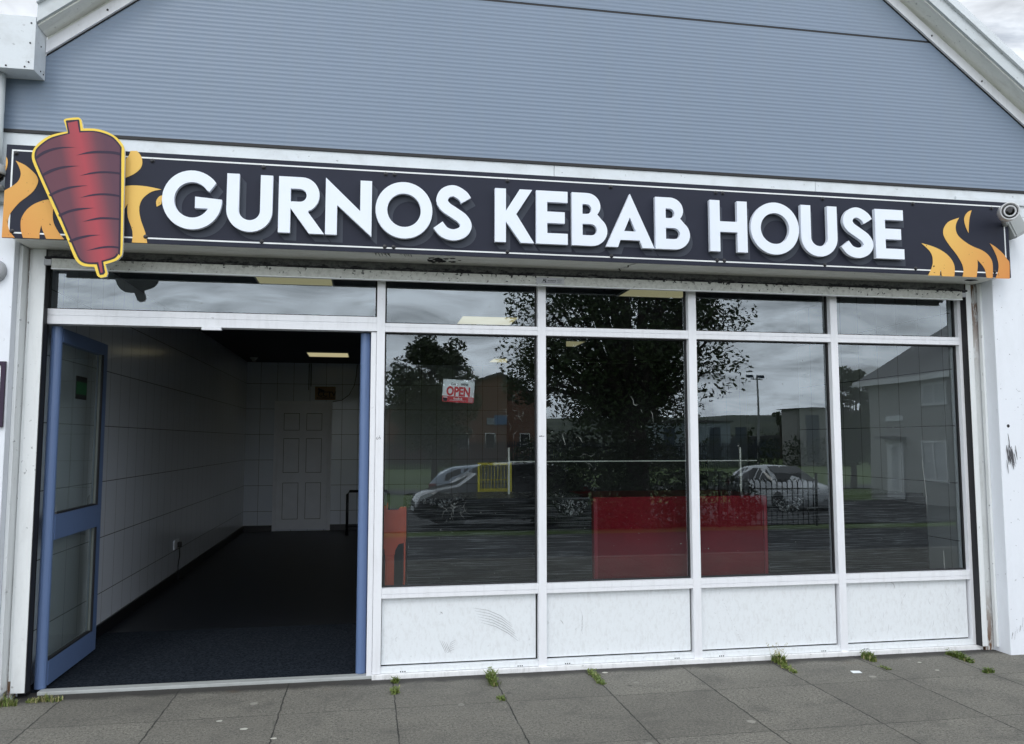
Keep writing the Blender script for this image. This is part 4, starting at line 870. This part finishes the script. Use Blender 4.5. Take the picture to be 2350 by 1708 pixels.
# crumpled flaps of film
def flap(parent, x0, x1, z0, z1, seed):
    random.seed(seed); mb = MB(); n = 14; vs = []; fs = []
    for j in range(7):
        for i in range(n + 1):
            x_ = x0 + (x1 - x0) * i / n; k_ = math.sin(math.pi * i / n); z_ = z1 - (z1 - z0) * j / 6 * (.25 + .75 * k_) + random.uniform(-.006, .006)
            vs.append((x_ + random.uniform(-.008, .008), .236 + random.uniform(-.012, .008), z_))
    for j in range(6):
        for i in range(n): k = j * (n + 1) + i; fs.append((k, k + 1, k + n + 2, k + n + 1))
    mb.add(vs, fs); mb.build('loose_film', M['crumple'], parent)
flap(c1, 1.22, 1.46, .92, 1.03, 1); flap(c1, .32, .62, 1.0, 1.05, 2); flap(c2, 2.78, 3.02, .92, 1.03, 3)
# screen rail on the counters
GR = thing('glass_screen', 'slim white posts carrying a glass shelf edge above the counters', 'screen', (1.85, .6, 1.05))
for x_ in (.982, 2.722): MB().box(x_ - .006, x_ + .006, .594, .606, 1.05, 1.375).build('post', M['chrome'], GR)
MB().box(.984, 2.85, .59, .598, 1.274, 1.281).build('shelf_edge', M['chrome'], GR)
MB().box(.99, 2.85, .5985, .85, 1.2765, 1.2805).build('shelf', M['shelfglass'], GR)
# orange plastic barrier standing end-on
OB = thing('orange_barrier', 'orange plastic barrier foot and panel leaning behind the first window', 'barrier', (.17, .22, 0))
def Ob(pts, name, y0=.20, y1=.235):
    return MB().prism(pts, y0, y1).build(name, M['orange'], OB, bevel=.002)
Ob(smoothed([(.070, .80), (.070, .93), (.085, .955), (.105, .975), (.105, 1.01), (.125, 1.015), (.127, .985), (.200, .985), (.215, 1.005), (.250, 1.005), (.252, .985), (.252, .80), (.235, .775), (.205, .770), (.185, .735), (.180, .70), (.120, .70), (.117, .735), (.100, .765)], 2, 20), 'panel')
Ob([(.122, .05), (.178, .05), (.178, .699), (.122, .699)], 'upright', .19, .245)
Ob([(.136, .06), (.164, .06), (.164, .69), (.136, .69)], 'rib', .178, .1895)
Ob(smoothed([(.238, .799), (.249, .799), (.249, .60), (.247, .52), (.236, .46), (.215, .435), (.190, .43), (.190, .445), (.212, .452), (.228, .475), (.236, .53), (.238, .62)], 2, 60), 'handle_loop')
Ob([(.105, .93), (.113, .93), (.113, 1.035), (.105, 1.035)], 'hook', .205, .22); Ob([(.128, .94), (.136, .94), (.136, 1.03), (.128, 1.03)], 'hook', .205, .22)
MB().box(.05, .27, .08, .36, .012, .05).build('foot', M['orange'], OB, bevel=.01)
# yellow mesh barrier behind the counter
YB = thing('yellow_barrier', 'yellow plastic mesh barrier standing behind the wrapped counter', 'barrier', (1.0, 1.3, 0))
MB().box(.855, 1.125, 1.285, 1.315, 1.232, 1.252).box(.855, .872, 1.285, 1.315, .012, 1.231).box(1.108, 1.125, 1.285, 1.315, .012, 1.231).build('frame', M['yellow'], YB)
mb = MB()
for k in range(9): mb.box(.883 + k * .026, .8875 + k * .026, 1.295, 1.303, .20, 1.231)
for k in range(9): mb.box(.873, 1.107, 1.304, 1.310, .25 + k * .108, .256 + k * .108)
mb.build('mesh', M['yellow'], YB)
MB().box(.873, 1.107, 1.312, 1.318, .90, 1.05).build('infill', M['yellow'], YB)
# back of the shop
BT = thing('table_frame', 'black metal tube frame standing by the back door', 'frame', (-.1, 7.6, 0))
MB().tube([(-.285, 7.6, .012), (-.285, 7.6, .62), (-.255, 7.6, .665), (.3, 7.6, .665), (.33, 7.6, .62), (.33, 7.6, .012)], .022, 10).build('legs', M['metalblack'], BT, smooth=True)
MB().tube([(-.285, 7.6, .14), (.33, 7.6, .14)], .012, 8).build('rail', M['metalblack'], BT)
CP = thing('cctv_notice', 'small CCTV IN OPERATION notice above the back door', 'sign', (-.68, 8.34, 2.08))
box('board', simple('dim_orange_board', (.26, .16, .07), .6), CP, -.842, -.517, 8.346, 8.358, 2.085, 2.300)
write('lettering', 'CCTV', .115, -.655, 2.175, 8.3455, M['ink'], CP, .003, .95); write('lettering', 'IN OPERATION', .045, -.665, 2.112, 8.3455, M['ink'], CP, .001, .95)
MB().prism([(-.80, 2.245), (-.70, 2.205), (-.69, 2.235), (-.79, 2.28)], 8.3454, 8.3459).prism([(-.80, 2.19), (-.78, 2.19), (-.76, 2.24), (-.78, 2.24)], 8.3452, 8.3459).build('camera_symbol', M['ink'], CP)
SC = thing('wall_socket', 'white wall socket with a dangling black cable on the left tiled wall', 'socket', (-1.9, 3.77, .35))
box('plate', M['idoor'], SC, -1.899, -1.888, 3.66, 3.86, .335, .425, bevel=.003); box('plug', M['ink'], SC, -1.887, -1.855, 3.78, 3.84, .345, .395, bevel=.005)
MB().tube([(-1.87, 3.81, .345), (-1.865, 3.80, .26), (-1.878, 3.805, .16), (-1.872, 3.79, .03), (-1.85, 3.9, .014)], .005, 6).build('cable', M['ink'], SC)
SD = thing('hanging_cable', 'thin dark cable looping down beside the back door', 'cable', (-.45, 8.33, 2.1))
pts = [(-.18, 8.34, 2.66), (-.19, 8.33, 2.5), (-.22, 8.33, 2.33), (-.30, 8.33, 2.17), (-.42, 8.33, 2.08), (-.56, 8.34, 2.06)]
MB().tube(pts, .006, 6).build('cable', M['ink'], SD); MB().tube([(-.94, 8.345, 2.67), (-.94, 8.345, 2.24)], .006, 6).tube([(-.905, 8.345, 2.67), (-.905, 8.345, 2.30)], .006, 6).build('conduit', M['ink'], SD)
HG = thing('ceiling_sensor', 'small round sensor on the dark ceiling near the back left corner', 'sensor', (-1.7, 7.6, 2.66))
MB().lathe((-1.70, 7.6, 2.679), (0, 0, -1), [(0, .06), (.02, .055), (.035, .03), (.06, .025)], 16).build('body', M['camgrey'], HG)

# ------------------------------------------------------------ weeds and litter on the paving
def tuft(x, y, n, h, spread, label, dry=.1, leafy=0, ln=(1, 0), name='weed'):
    t_ = thing(name, label, 'plant', (x, y, 0), group='weeds in the paving joints')
    g, d_ = MB(), MB()
    for k in range(n):
        m_ = d_ if random.random() < dry else g
        u_ = random.uniform(-1, 1) * spread; v_ = random.gauss(0, .010); bx, by = x + ln[0] * u_ - ln[1] * v_, y + ln[1] * u_ + ln[0] * v_
        a_ = random.uniform(0, 6.28); l_ = h * random.uniform(.35, 1) * (1 - .6 * abs(u_) / spread); le = random.uniform(.15, 1.0) * l_; w_ = random.uniform(.0012, .003) * (1.7 if leafy else 1)
        dx, dy = math.cos(a_), math.sin(a_); px_, py_ = -dy * w_, dx * w_
        p = [(bx, by, 0), (bx + dx * le * .3, by + dy * le * .3, l_ * .6), (bx + dx * le, by + dy * le, l_)]
        m_.add([(p[0][0] - px_, p[0][1] - py_, 0), (p[0][0] + px_, p[0][1] + py_, 0), (p[1][0] + px_, p[1][1] + py_, p[1][2]), (p[1][0] - px_, p[1][1] - py_, p[1][2]), p[2]], [(0, 1, 2, 3), (3, 2, 4)])
    for k in range(leafy):
        u_ = random.uniform(-1, 1) * spread; v_ = random.gauss(0, .012); bx, by, bz = x + ln[0] * u_ - ln[1] * v_, y + ln[1] * u_ + ln[0] * v_, random.uniform(.003, h * .7)
        r_ = random.uniform(.004, .009); a_ = random.uniform(0, 6.28); e1_ = Vector((math.cos(a_), math.sin(a_), random.uniform(-.3, .6))) * r_; e2_ = Vector((-math.sin(a_), math.cos(a_), random.uniform(-.3, .6))) * r_ * .6; c_ = Vector((bx, by, bz))
        g.add([c_ - e1_, c_ - e2_, c_ + e1_, c_ + e2_], [(0, 1, 2, 3)])
    g.build('blades', M['weed'], t_, recalc=False)
    if d_.v: d_.build('dry_blades', M['straw'], t_, recalc=False)
random.seed(9)
tuft(-1.93, -.15, 260, .085, .09, 'long grass tuft at the left edge beside the white wall', .25)
tuft(-1.72, -.105, 200, .055, .09, 'yellowing grass tuft at the foot of the left shutter guide', .45)
tuft(.183, -.085, 60, .045, .02, 'small leafy weed under the first kick panel, nearest the base', .05, 90, (0, 1))
tuft(.175, -.28, 60, .045, .035, 'small leafy weed in the joint below another under the first kick panel', .05, 120, (0, 1))
tuft(.748, -.17, 200, .085, .10, 'bushy green weed in the joint under the second mullion', .05, 320, (0, 1))
tuft(.752, -.50, 40, .025, .04, 'tiny weed at a slab corner below the second mullion', .05, 60, (0, 1))
tuft(1.375, -.20, 130, .035, .14, 'low strip of moss in the joint in front of the second kick panel', .1, 330, (0, 1), 'moss')
tuft(2.625, -.10, 220, .085, .075, 'grass tuft with seed heads in front of the third kick panel', .15, 120, (0, 1))
tuft(2.61, -.24, 90, .030, .09, 'low weeds trailing down the joint from the tuft with seed heads', .15, 150, (0, 1))
tuft(3.245, -.11, 200, .075, .065, 'grass tuft below the fourth mullion', .1, 120, (0, 1))
tuft(3.22, -.32, 30, .020, .05, 'tiny weeds in the joint below the fourth mullion', .1, 50, (0, 1))
tuft(3.845, -.19, 240, .055, .12, 'green grass strip near the right shutter guide', .08, 150, (0, 1))
tuft(3.79, -.51, 90, .040, .035, 'isolated green tuft at a slab corner near the right edge', .05, 90)
sd = MB()
for k in range(9):
    x_ = 2.60 + random.uniform(-.06, .07); h_ = random.uniform(.07, .13); q = random.uniform(-.05, .05); sd.tube([(x_, -.08, 0), (x_ + q * .4, -.08, h_ * .6), (x_ + q, -.08, h_)], .0006, 4)
    for j in range(5): sd.lathe((x_ + q + random.uniform(-.012, .012), -.08, h_ - .02 + random.uniform(-.01, .015)), (0, 0, 1), [(0, .0015), (.003, .002), (.005, .0005)], 5)
tag(sd.build('seed_stalk', M['straw'], recalc=False), 'thin dry seed stalks rising against the third kick panel', 'plant')
pp = MB().hexa([(2.955, -.385, .002), (3.012, -.392, .002), (3.020, -.350, .002), (2.962, -.345, .002), (2.955, -.385, .004), (3.012, -.392, .005), (3.020, -.350, .004), (2.962, -.345, .006)])
tag(pp.build('paper_scrap', M['card']), 'small white square of paper lying on the paving', 'litter')
random.seed(4)
for i, (x_, y_, r_) in enumerate([(3.52, -.235, .010), (3.51, -.415, .010), (-.58, -.74, .016), (-.42, -.90, .012), (1.46, -.105, .015), (-.72, -.60, .013)]):
    mb = MB(); mb.add([(x_, y_, .005)] + [(x_ + 1.4 * r_ * random.uniform(.8, 1.1) * math.cos(q), y_ + r_ * random.uniform(.8, 1.1) * math.sin(q), .002) for q in [j * .524 for j in range(12)]], [(0, i_ + 1, (i_ + 1) % 12 + 1) for i_ in range(12)])
    tag(mb.build('chewing_gum', M['gumgrey']), ['flat pale gum blob nearest the right shutter guide', 'pale gum blob below the one near the right guide', 'largest white gum blob on the slabs in front of the doorway', 'white gum blob in front of the doorway, lowest in view', 'whitish blob beside the moss strip', 'pale gum blob left of the doorway slabs'][i], 'litter')

# ------------------------------------------------------------ the street opposite (seen in the glass)
def leaves(mb, c, rad, n, size, seed, fill=.5):
    rnd = random.Random(seed); c = Vector(c)
    for k in range(n):
        while True:
            d_ = Vector((rnd.uniform(-1, 1), rnd.uniform(-1, 1), rnd.uniform(-1, 1)))
            if .05 < d_.length < 1: break
        d_ = d_.normalized() * (d_.length ** fill); p = c + Vector((d_.x * rad[0], d_.y * rad[1], d_.z * rad[2]))
        a_ = Vector((rnd.gauss(0, 1), rnd.gauss(0, 1), rnd.gauss(0, .6))).normalized(); b_ = a_.cross(Vector((rnd.gauss(0, 1), rnd.gauss(0, 1), rnd.gauss(0, 1)))).normalized()
        s_ = size * rnd.uniform(.6, 1.3); mb.add([p - a_ * s_, p - b_ * s_ * .42, p + a_ * s_, p + b_ * s_ * .42], [(0, 1, 2, 3)])
def tree(name, label, base, trunk_h, crown_c, crown_r, blobs, per, size, seed, mat, rt=.2):
    t_ = thing(name, label, 'tree', base, group='trees reflected in the windows'); rnd = random.Random(seed); g = MB(); w_ = MB(); bx, by, bz = base
    top = Vector((bx, by, bz + trunk_h)); w_.tube([(bx, by, bz), (bx + .05, by, bz + trunk_h * .5), tuple(top)], [rt * 1.3, rt, rt * .8], 10)
    for k in range(blobs):
        u_ = rnd.uniform(0, 6.28); v_ = rnd.uniform(-1, 1); r_ = rnd.uniform(.35, 1) ** .6; rr_ = math.sqrt(1 - v_ * v_)
        c = Vector((crown_c[0] + crown_r[0] * r_ * rr_ * math.cos(u_), crown_c[1] + crown_r[1] * r_ * rr_ * math.sin(u_), crown_c[2] + crown_r[2] * r_ * v_))
        br = rnd.uniform(.16, .30) * min(crown_r); leaves(g, c, (br * 1.3, br * 1.3, br), per, size, seed * 100 + k, .6)
        mid = top.lerp(c, .5) + Vector((0, 0, .1)); w_.tube([tuple(top - Vector((0, 0, trunk_h * .2 * rnd.random()))), tuple(mid), tuple(c)], [rt * .35, rt * .2, rt * .06], 6)
    g.build('crown', mat, t_, recalc=False); w_.build('trunk', M['bark'], t_)
tree('broadleaf_tree', 'large dark tree reflected across the second and third windows', (6.2, -13.2, -.44), 2.4, (6.0, -13.8, 4.25), (2.75, 2.6, 2.85), 112, 330, .066, 5, M['leaf'], .26)
tree('broadleaf_tree', 'paler slender tree reflected in the first window above the open sign', (4.1, -45, -.9), 2.6, (4.0, -45, 4.1), (2.6, 2.3, 4.0), 120, 150, .15, 8, M['leaf2'], .2)
tree('broadleaf_tree', 'round tree beside the grey house reflected in the last window', (23.4, -31.2, -.9), 1.6, (23.5, -31.2, 2.6), (1.25, 1.3, 2.4), 70, 150, .12, 12, M['leaf'], .14)
tree('broadleaf_tree', 'tiny tree by the floodlight mast reflected in the third window', (54.5, -96, -.9), 2.5, (54.5, -96, 4.6), (1.3, 1.3, 1.4), 12, 60, .2, 14, M['leaf'], .2)
def bush(c, r_, n, size, seed, label):
    mb = MB(); leaves(mb, c, r_, n, size, seed, .45); o = mb.build('bush', M['bush'], recalc=False); tag(o, label, 'bush', group='bushes under the big reflected tree')
bush((4.9, -12.9, .25), (1.1, .8, 1.0), 3200, .06, 31, 'bush at the left foot of the big reflected tree'); bush((6.4, -13.0, .30), (1.2, .9, 1.25), 3800, .06, 32, 'dense bush around the trunk of the big reflected tree')
bush((8.0, -12.9, .0), (1.1, .8, .75), 2600, .06, 33, 'low bush between the big reflected tree and the white car'); bush((5.6, -14.6, .4), (2.6, .8, 1.3), 4200, .07, 34, 'bush behind the trunk of the big reflected tree')

def car(name, label, loc, rz, paint_, light_rear=True):
    t_ = thing(name, label, 'car'); o = MB()
    # x along the car (front +), ring across: (half width, z)
    st = [(-2.06, .62, .30, .62, .66, .70), (-2.0, .78, .22, .66, .92, .97), (-1.72, .84, .20, .64, .99, 1.26), (-1.30, .87, .20, .60, 1.0, 1.42), (-.60, .88, .20, .60, .98, 1.48), (.15, .88, .20, .60, .96, 1.46), (.62, .88, .20, .62, .95, 1.26), (1.08, .87, .20, .74, .94, .985), (1.60, .85, .20, .72, .84, .90), (1.98, .78, .24, .62, .66, .76), (2.10, .60, .32, .52, .50, .58)]
    rings = []
    for x_, w_, zb, wt, zbelt, zt in st:
        pr_ = [(w_ * .86, zb), (w_ * .99, zb + .14), (w_, .60 if zbelt > .7 else (zb + zbelt) / 2), (w_ * .97, zbelt), (wt, zt - .05 if zt - zbelt > .12 else zt - .01), (wt * .72, zt), (0, zt + .015)]
        full = [(x_, y_, z_) for y_, z_ in pr_] + [(x_, -y_, z_) for y_, z_ in pr_[-2::-1]]; rings.append(full)
    m_ = len(rings[0]); o.add([p for r_ in rings for p in r_], [(i * m_ + k, i * m_ + (k + 1) % m_, (i + 1) * m_ + (k + 1) % m_, (i + 1) * m_ + k) for i in range(len(rings) - 1) for k in range(m_)] + [tuple(range(m_)), tuple(reversed(range((len(rings) - 1) * m_, len(rings) * m_)))])
    b_ = o.build('body', paint_, t_, smooth=True)
    def yat(x_, z_):
        for i in range(len(st) - 1):
            if st[i][0] <= x_ <= st[i + 1][0]:
                q = (x_ - st[i][0]) / (st[i + 1][0] - st[i][0]); a = [st[i][j] + (st[i + 1][j] - st[i][j]) * q for j in range(6)]; w_, wt, zbt, zt = a[1] * .97, a[3], a[4], a[5] - .05
                k_ = max(0, min(1, (z_ - zbt) / max(.05, zt - zbt))); return w_ + (wt - w_) * k_
        return .7
    for s_ in (-1, 1):
        for pl_ in ([(-1.55, 1.02), (-1.45, 1.26), (-1.05, 1.38), (-.98, 1.02)], [(-.93, 1.02), (-.95, 1.385), (-.20, 1.40), (-.18, 1.01)], [(-.11, 1.01), (-.13, 1.395), (.28, 1.36), (.62, 1.14), (.82, .99)]):
            cx_ = [(x_, s_ * (yat(x_, z_) + .008), z_) for x_, z_ in pl_]; MB().add(cx_, [tuple(range(len(cx_)))]).build('side_window', M['carglass'], t_, recalc=False)
        MB().box(.55, .72, s_ * .90, s_ * 1.02, .98, 1.08).build('wing_mirror', paint_, t_, bevel=.03)
        MB().add([(1.72, s_ * .80, .70), (2.02, s_ * .72, .66), (1.99, s_ * .70, .78), (1.62, s_ * .80, .84)], [(0, 1, 2, 3)]).build('headlight', M['lampclear'], t_, recalc=False)
        MB().box(-2.035, -1.80, s_ * .58, s_ * .845, .78, .94).build('rear_light', M['lampred'], t_, bevel=.03)
        for x_ in (-1.28, 1.30):
            wh = MB().lathe((x_, s_ * .74, .31), (0, s_, 0), [(0, .29), (.02, .315), (.15, .315), (.165, .29), (.165, .21)], 24).build('wheel', M['tyre'], t_)
            MB().lathe((x_, s_ * .885, .31), (0, s_, 0), [(0, .215), (.012, .20), (.015, .05)], 12).build('rim', M['rim'], wh)
            MB().lathe((x_, s_ * .78, .33), (0, s_, 0), [(0, .36), (.102, .36)], 24).build('wheel_arch', M['black'], t_)
    MB().add([(.66, .60, 1.255), (.66, -.60, 1.255), (1.06, -.72, 1.0), (1.06, .72, 1.0)], [(0, 1, 2, 3)]).add([(.20, .56, 1.475), (.20, -.56, 1.475), (.645, -.59, 1.27), (.645, .59, 1.27)], [(0, 1, 2, 3)]).build('windscreen', M['carglass'], t_, recalc=False)
    MB().add([(-1.99, .66, 1.0), (-1.99, -.66, 1.0), (-1.72, -.56, 1.285), (-1.72, .56, 1.285)], [(0, 1, 2, 3)]).build('rear_window', M['carglass'], t_, recalc=False)
    MB().box(2.085, 2.11, -.26, .26, .40, .50).build('number_plate', M['card'], t_)
    t_.location = loc; t_.rotation_euler = (0, 0, rz); return t_
car('parked_car', 'silver hatchback seen from behind, reflected in the first window', (4.0, -20.6, -.80), R(8), M['carsilver'])
car('parked_car', 'black car with its nose to the left, reflected in the first window', (3.15, -14.4, -.58), R(176), M['carblack'])
car('parked_car', 'white hatchback reflected in the third window behind hooped railings', (13.6, -20.3, -.86), R(86), M['carwhite'])
# hooped railings
RL = thing('hooped_railing', 'low black hoop topped railing in front of the reflected white car', 'railing', (8.7, -11.8, -.4)); mb = MB()
for k in range(18):
    x_ = 7.7 + k * .122; y_ = -11.75 + k * .010; mb.tube([(x_, y_, -.42), (x_, y_, .52), (x_ + .03, y_, .585), (x_ + .06, y_, .60), (x_ + .09, y_, .585), (x_ + .12, y_, .52)], .011, 6)
mb.build('hoops', M['rail'], RL); MB().tube([(7.6, -11.76, .38), (9.9, -11.57, .38)], .016, 6).tube([(7.6, -11.76, -.30), (9.9, -11.57, -.30)], .016, 6).build('rails', M['rail'], RL)
for x_ in (7.6, 9.9): MB().tube([(x_, -11.67, -.45), (x_, -11.67, .72)], .03, 8).build('post', M['rail'], RL)
# grey house
HS = thing('house', 'grey rendered house with hipped roof and white windows reflected at the far right', 'house', (24, -19, -.9)); hx0, hx1, hy0, hy1, hz = 19.9, 28.5, -24.6, -11.0, 3.75
MB().box(hx0, hx1, hy0, hy1, -.9, hz).build('wall', M['render'], HS)
e_ = .38; MB().add([(hx0 - e_, hy0 - e_, hz + .02), (hx1 + e_, hy0 - e_, hz + .02), (hx1 + e_, hy1 + e_, hz + .02), (hx0 - e_, hy1 + e_, hz + .02), (24.2, hy0 + 4.0, hz + 4.0), (24.2, hy1 - 4.0, hz + 4.0)], [(0, 1, 2, 3), (0, 4, 1), (1, 4, 5, 2), (2, 5, 3), (3, 5, 4, 0)]).build('roof', M['slate'], HS)
MB().box(hx0 - e_ - .06, hx0 - e_, hy0 - e_, hy1 + e_, hz - .14, hz + .06).box(hx0 - e_, hx1 + e_, hy1 + e_, hy1 + e_ + .05, hz - .14, hz + .06).build('gutter', M['upvc'], HS)
MB().add([(hx0 - e_ + .01, hy0 - e_, hz - .10), (hx0 + .02, hy0 - e_, hz - .10), (hx0 + .02, hy1 + e_, hz - .10), (hx0 - e_ + .01, hy1 + e_, hz - .10)], [(0, 1, 2, 3)]).build('eaves_soffit', M['upvc'], HS)
for y0, y1, z0, z1 in ((-21.30, -20.05, 2.70, 3.50), (-21.40, -20.10, .0, 1.45), (-17.6, -16.2, 2.70, 3.50), (-17.6, -16.2, .0, 1.45)):
    X_, x_ = hx0 - .05, hx0 + .02; ym = (y0 + y1) / 2
    f = MB().box(X_, x_, y0, y1, z0, z0 + .09).box(X_, x_, y0, y1, z1 - .08, z1).box(X_, x_, y0, y0 + .08, z0 + .09, z1 - .08).box(X_, x_, y1 - .08, y1, z0 + .09, z1 - .08).box(X_, x_, ym - .04, ym + .04, z0 + .09, z1 - .08).build('window', M['upvc'], HS)
    MB().box(hx0 - .02, hx0 + .018, y0 + .08, y1 - .08, z0 + .09, z1 - .08).build('pane', M['curt'], f)
dr_ = MB().box(hx0 - .06, hx0 + .02, -23.50, -22.50, -.75, 1.44).build('door', M['upvc'], HS); MB().box(hx0 - .07, hx0 - .061, -23.2, -22.8, -.4, 1.2).build('pane', M['curt'], dr_)
MB().box(hx0 - .45, hx0, -23.7, -22.3, 1.48, 1.60).build('canopy', M['slate'], HS); MB().box(hx0 - .04, hx0, -23.5, -22.4, 2.2, 2.4).build('house_plate', M['card'], HS)
# brick school hall
SH = thing('school_hall', 'red brick gabled hall reflected behind the trees in the first window', 'building', (10, -84, -.9)); ax_, az_ = 13.6, 8.2
MB().prism([(2.0, -.9), (18.2, -.9), (18.2, 5.5), (ax_, az_), (2.0, 4.6)], -78.3, -95, axis='y').build('wall', M['brick'], SH)
MB().prism([(1.2, 4.45), (1.2, 4.75), (ax_, az_ + .3), (18.9, 5.35), (18.9, 5.05), (ax_, az_)], -78.0, -95.5, axis='y').build('roof', M['slate'], SH)
for x0 in (6.2, 9.2, 12.0, 15.6): f = MB().box(x0, x0 + 1.1, -78.32, -78.22, .6, 2.2).build('window', M['upvc'], SH); MB().box(x0 + .1, x0 + 1.0, -78.219, -78.21, .7, 2.1).build('pane', M['carglass'], f)
MB().box(13.0, 14.3, -78.25, -78.15, 3.1, 4.1).build('banner', M['sheetblue'], SH); MB().box(12.2, 12.98, -78.25, -78.15, 3.1, 3.8).build('banner', M['paleclad'], SH)
# sheds and flats
def shed(x0, x1, y, z1, label, mat, roof=.6, stripes=0, dep=3):
    t_ = thing('shed', label, 'building', ((x0 + x1) / 2, y, -.9)); MB().box(x0, x1, y - dep, y, -.9, z1).build('wall', mat, t_)
    MB().prism([(x0 - .3, z1), (x1 + .3, z1), (x1 + .3, z1 + roof * .4), ((x0 + x1) / 2, z1 + roof), (x0 - .3, z1 + roof * .4)], y + .3, y - dep - .3).build('roof', M['slate'], t_)
    for k in range(stripes): MB().box(x0 + 1 + k * 3.2, x0 + 2.4 + k * 3.2, y + .01, y + .06, -.5, z1 - .6).build('panel', M['darkclad'], t_)
shed(35.5, 45.5, -92, 3.8, 'pale industrial shed with dark panels reflected beside the big tree', M['paleclad'], .4, 4)
shed(46.5, 63, -100, 1.7, 'low grey shed below the reflected floodlight mast', M['darkclad'], .5, 0)
shed(40.6, 44.2, -67, 4.5, 'small flat topped block reflected at the right of the third window', M['render'], .2, 1)
# floodlight mast
FM = thing('floodlight_mast', 'tall floodlight mast with two lamps reflected in the third window', 'mast', (51.8, -97, -.9))
MB().tube([(51.8, -97, -.9), (51.8, -97, 10.2)], [.20, .11], 8).build('pole', M['grey'], FM); MB().box(50.9, 52.6, -97.05, -96.95, 9.7, 9.85).build('crossbar', M['grey'], FM)
for x_ in (50.7, 52.3): MB().hexa([(x_ - .42, -97.2, 10.0), (x_ + .42, -97.2, 10.0), (x_ + .42, -96.6, 9.9), (x_ - .42, -96.6, 9.9), (x_ - .42, -97.3, 10.35), (x_ + .42, -97.3, 10.35), (x_ + .42, -96.7, 10.3), (x_ - .42, -96.7, 10.3)]).build('floodlight', M['darkclad'], FM)
# palisade fence and hedge in front of the field
PF = thing('palisade_fence', 'long navy palisade fence reflected across the windows', 'fence', (20, -60, -.9)); mb = MB()
for k in range(190): x_ = -4 + k * .2; y_ = -62 + (x_ - 24) * .05; mb.box(x_, x_ + .10, y_, y_ + .03, -.9, 1.3 + .05 * (k % 2))
mb.build('pales', M['navy'], PF)
for z_ in (-.3, .95): MB().add([(-4, -63.45, z_), (34, -61.5, z_), (34, -61.5, z_ + .1), (-4, -63.45, z_ + .1)], [(0, 1, 2, 3)]).build('rail', M['navy'], PF)
mb = MB()
for k in range(46): leaves(mb, (14 + k * .95, -66 - (k % 3), .2 + .25 * math.sin(k * 1.7)), (1.1, .9, 1.5), 130, .2, 400 + k, .45)
tag(mb.build('hedge', M['bush'], recalc=False), 'long dark hedge behind the palisade fence in the reflection', 'hedge')
mb = MB()
for k in range(60):
    x_ = random.uniform(20, 140); y_ = random.uniform(-180, -130); leaves(mb, (x_, y_, 1.0), (4, 3, random.uniform(2, 3.5)), 60, .7, 900 + k, .45)
tag(mb.build('distant_wood', M['bush'], recalc=False), 'distant line of trees at the foot of the reflected hills', 'wood', kind='stuff')
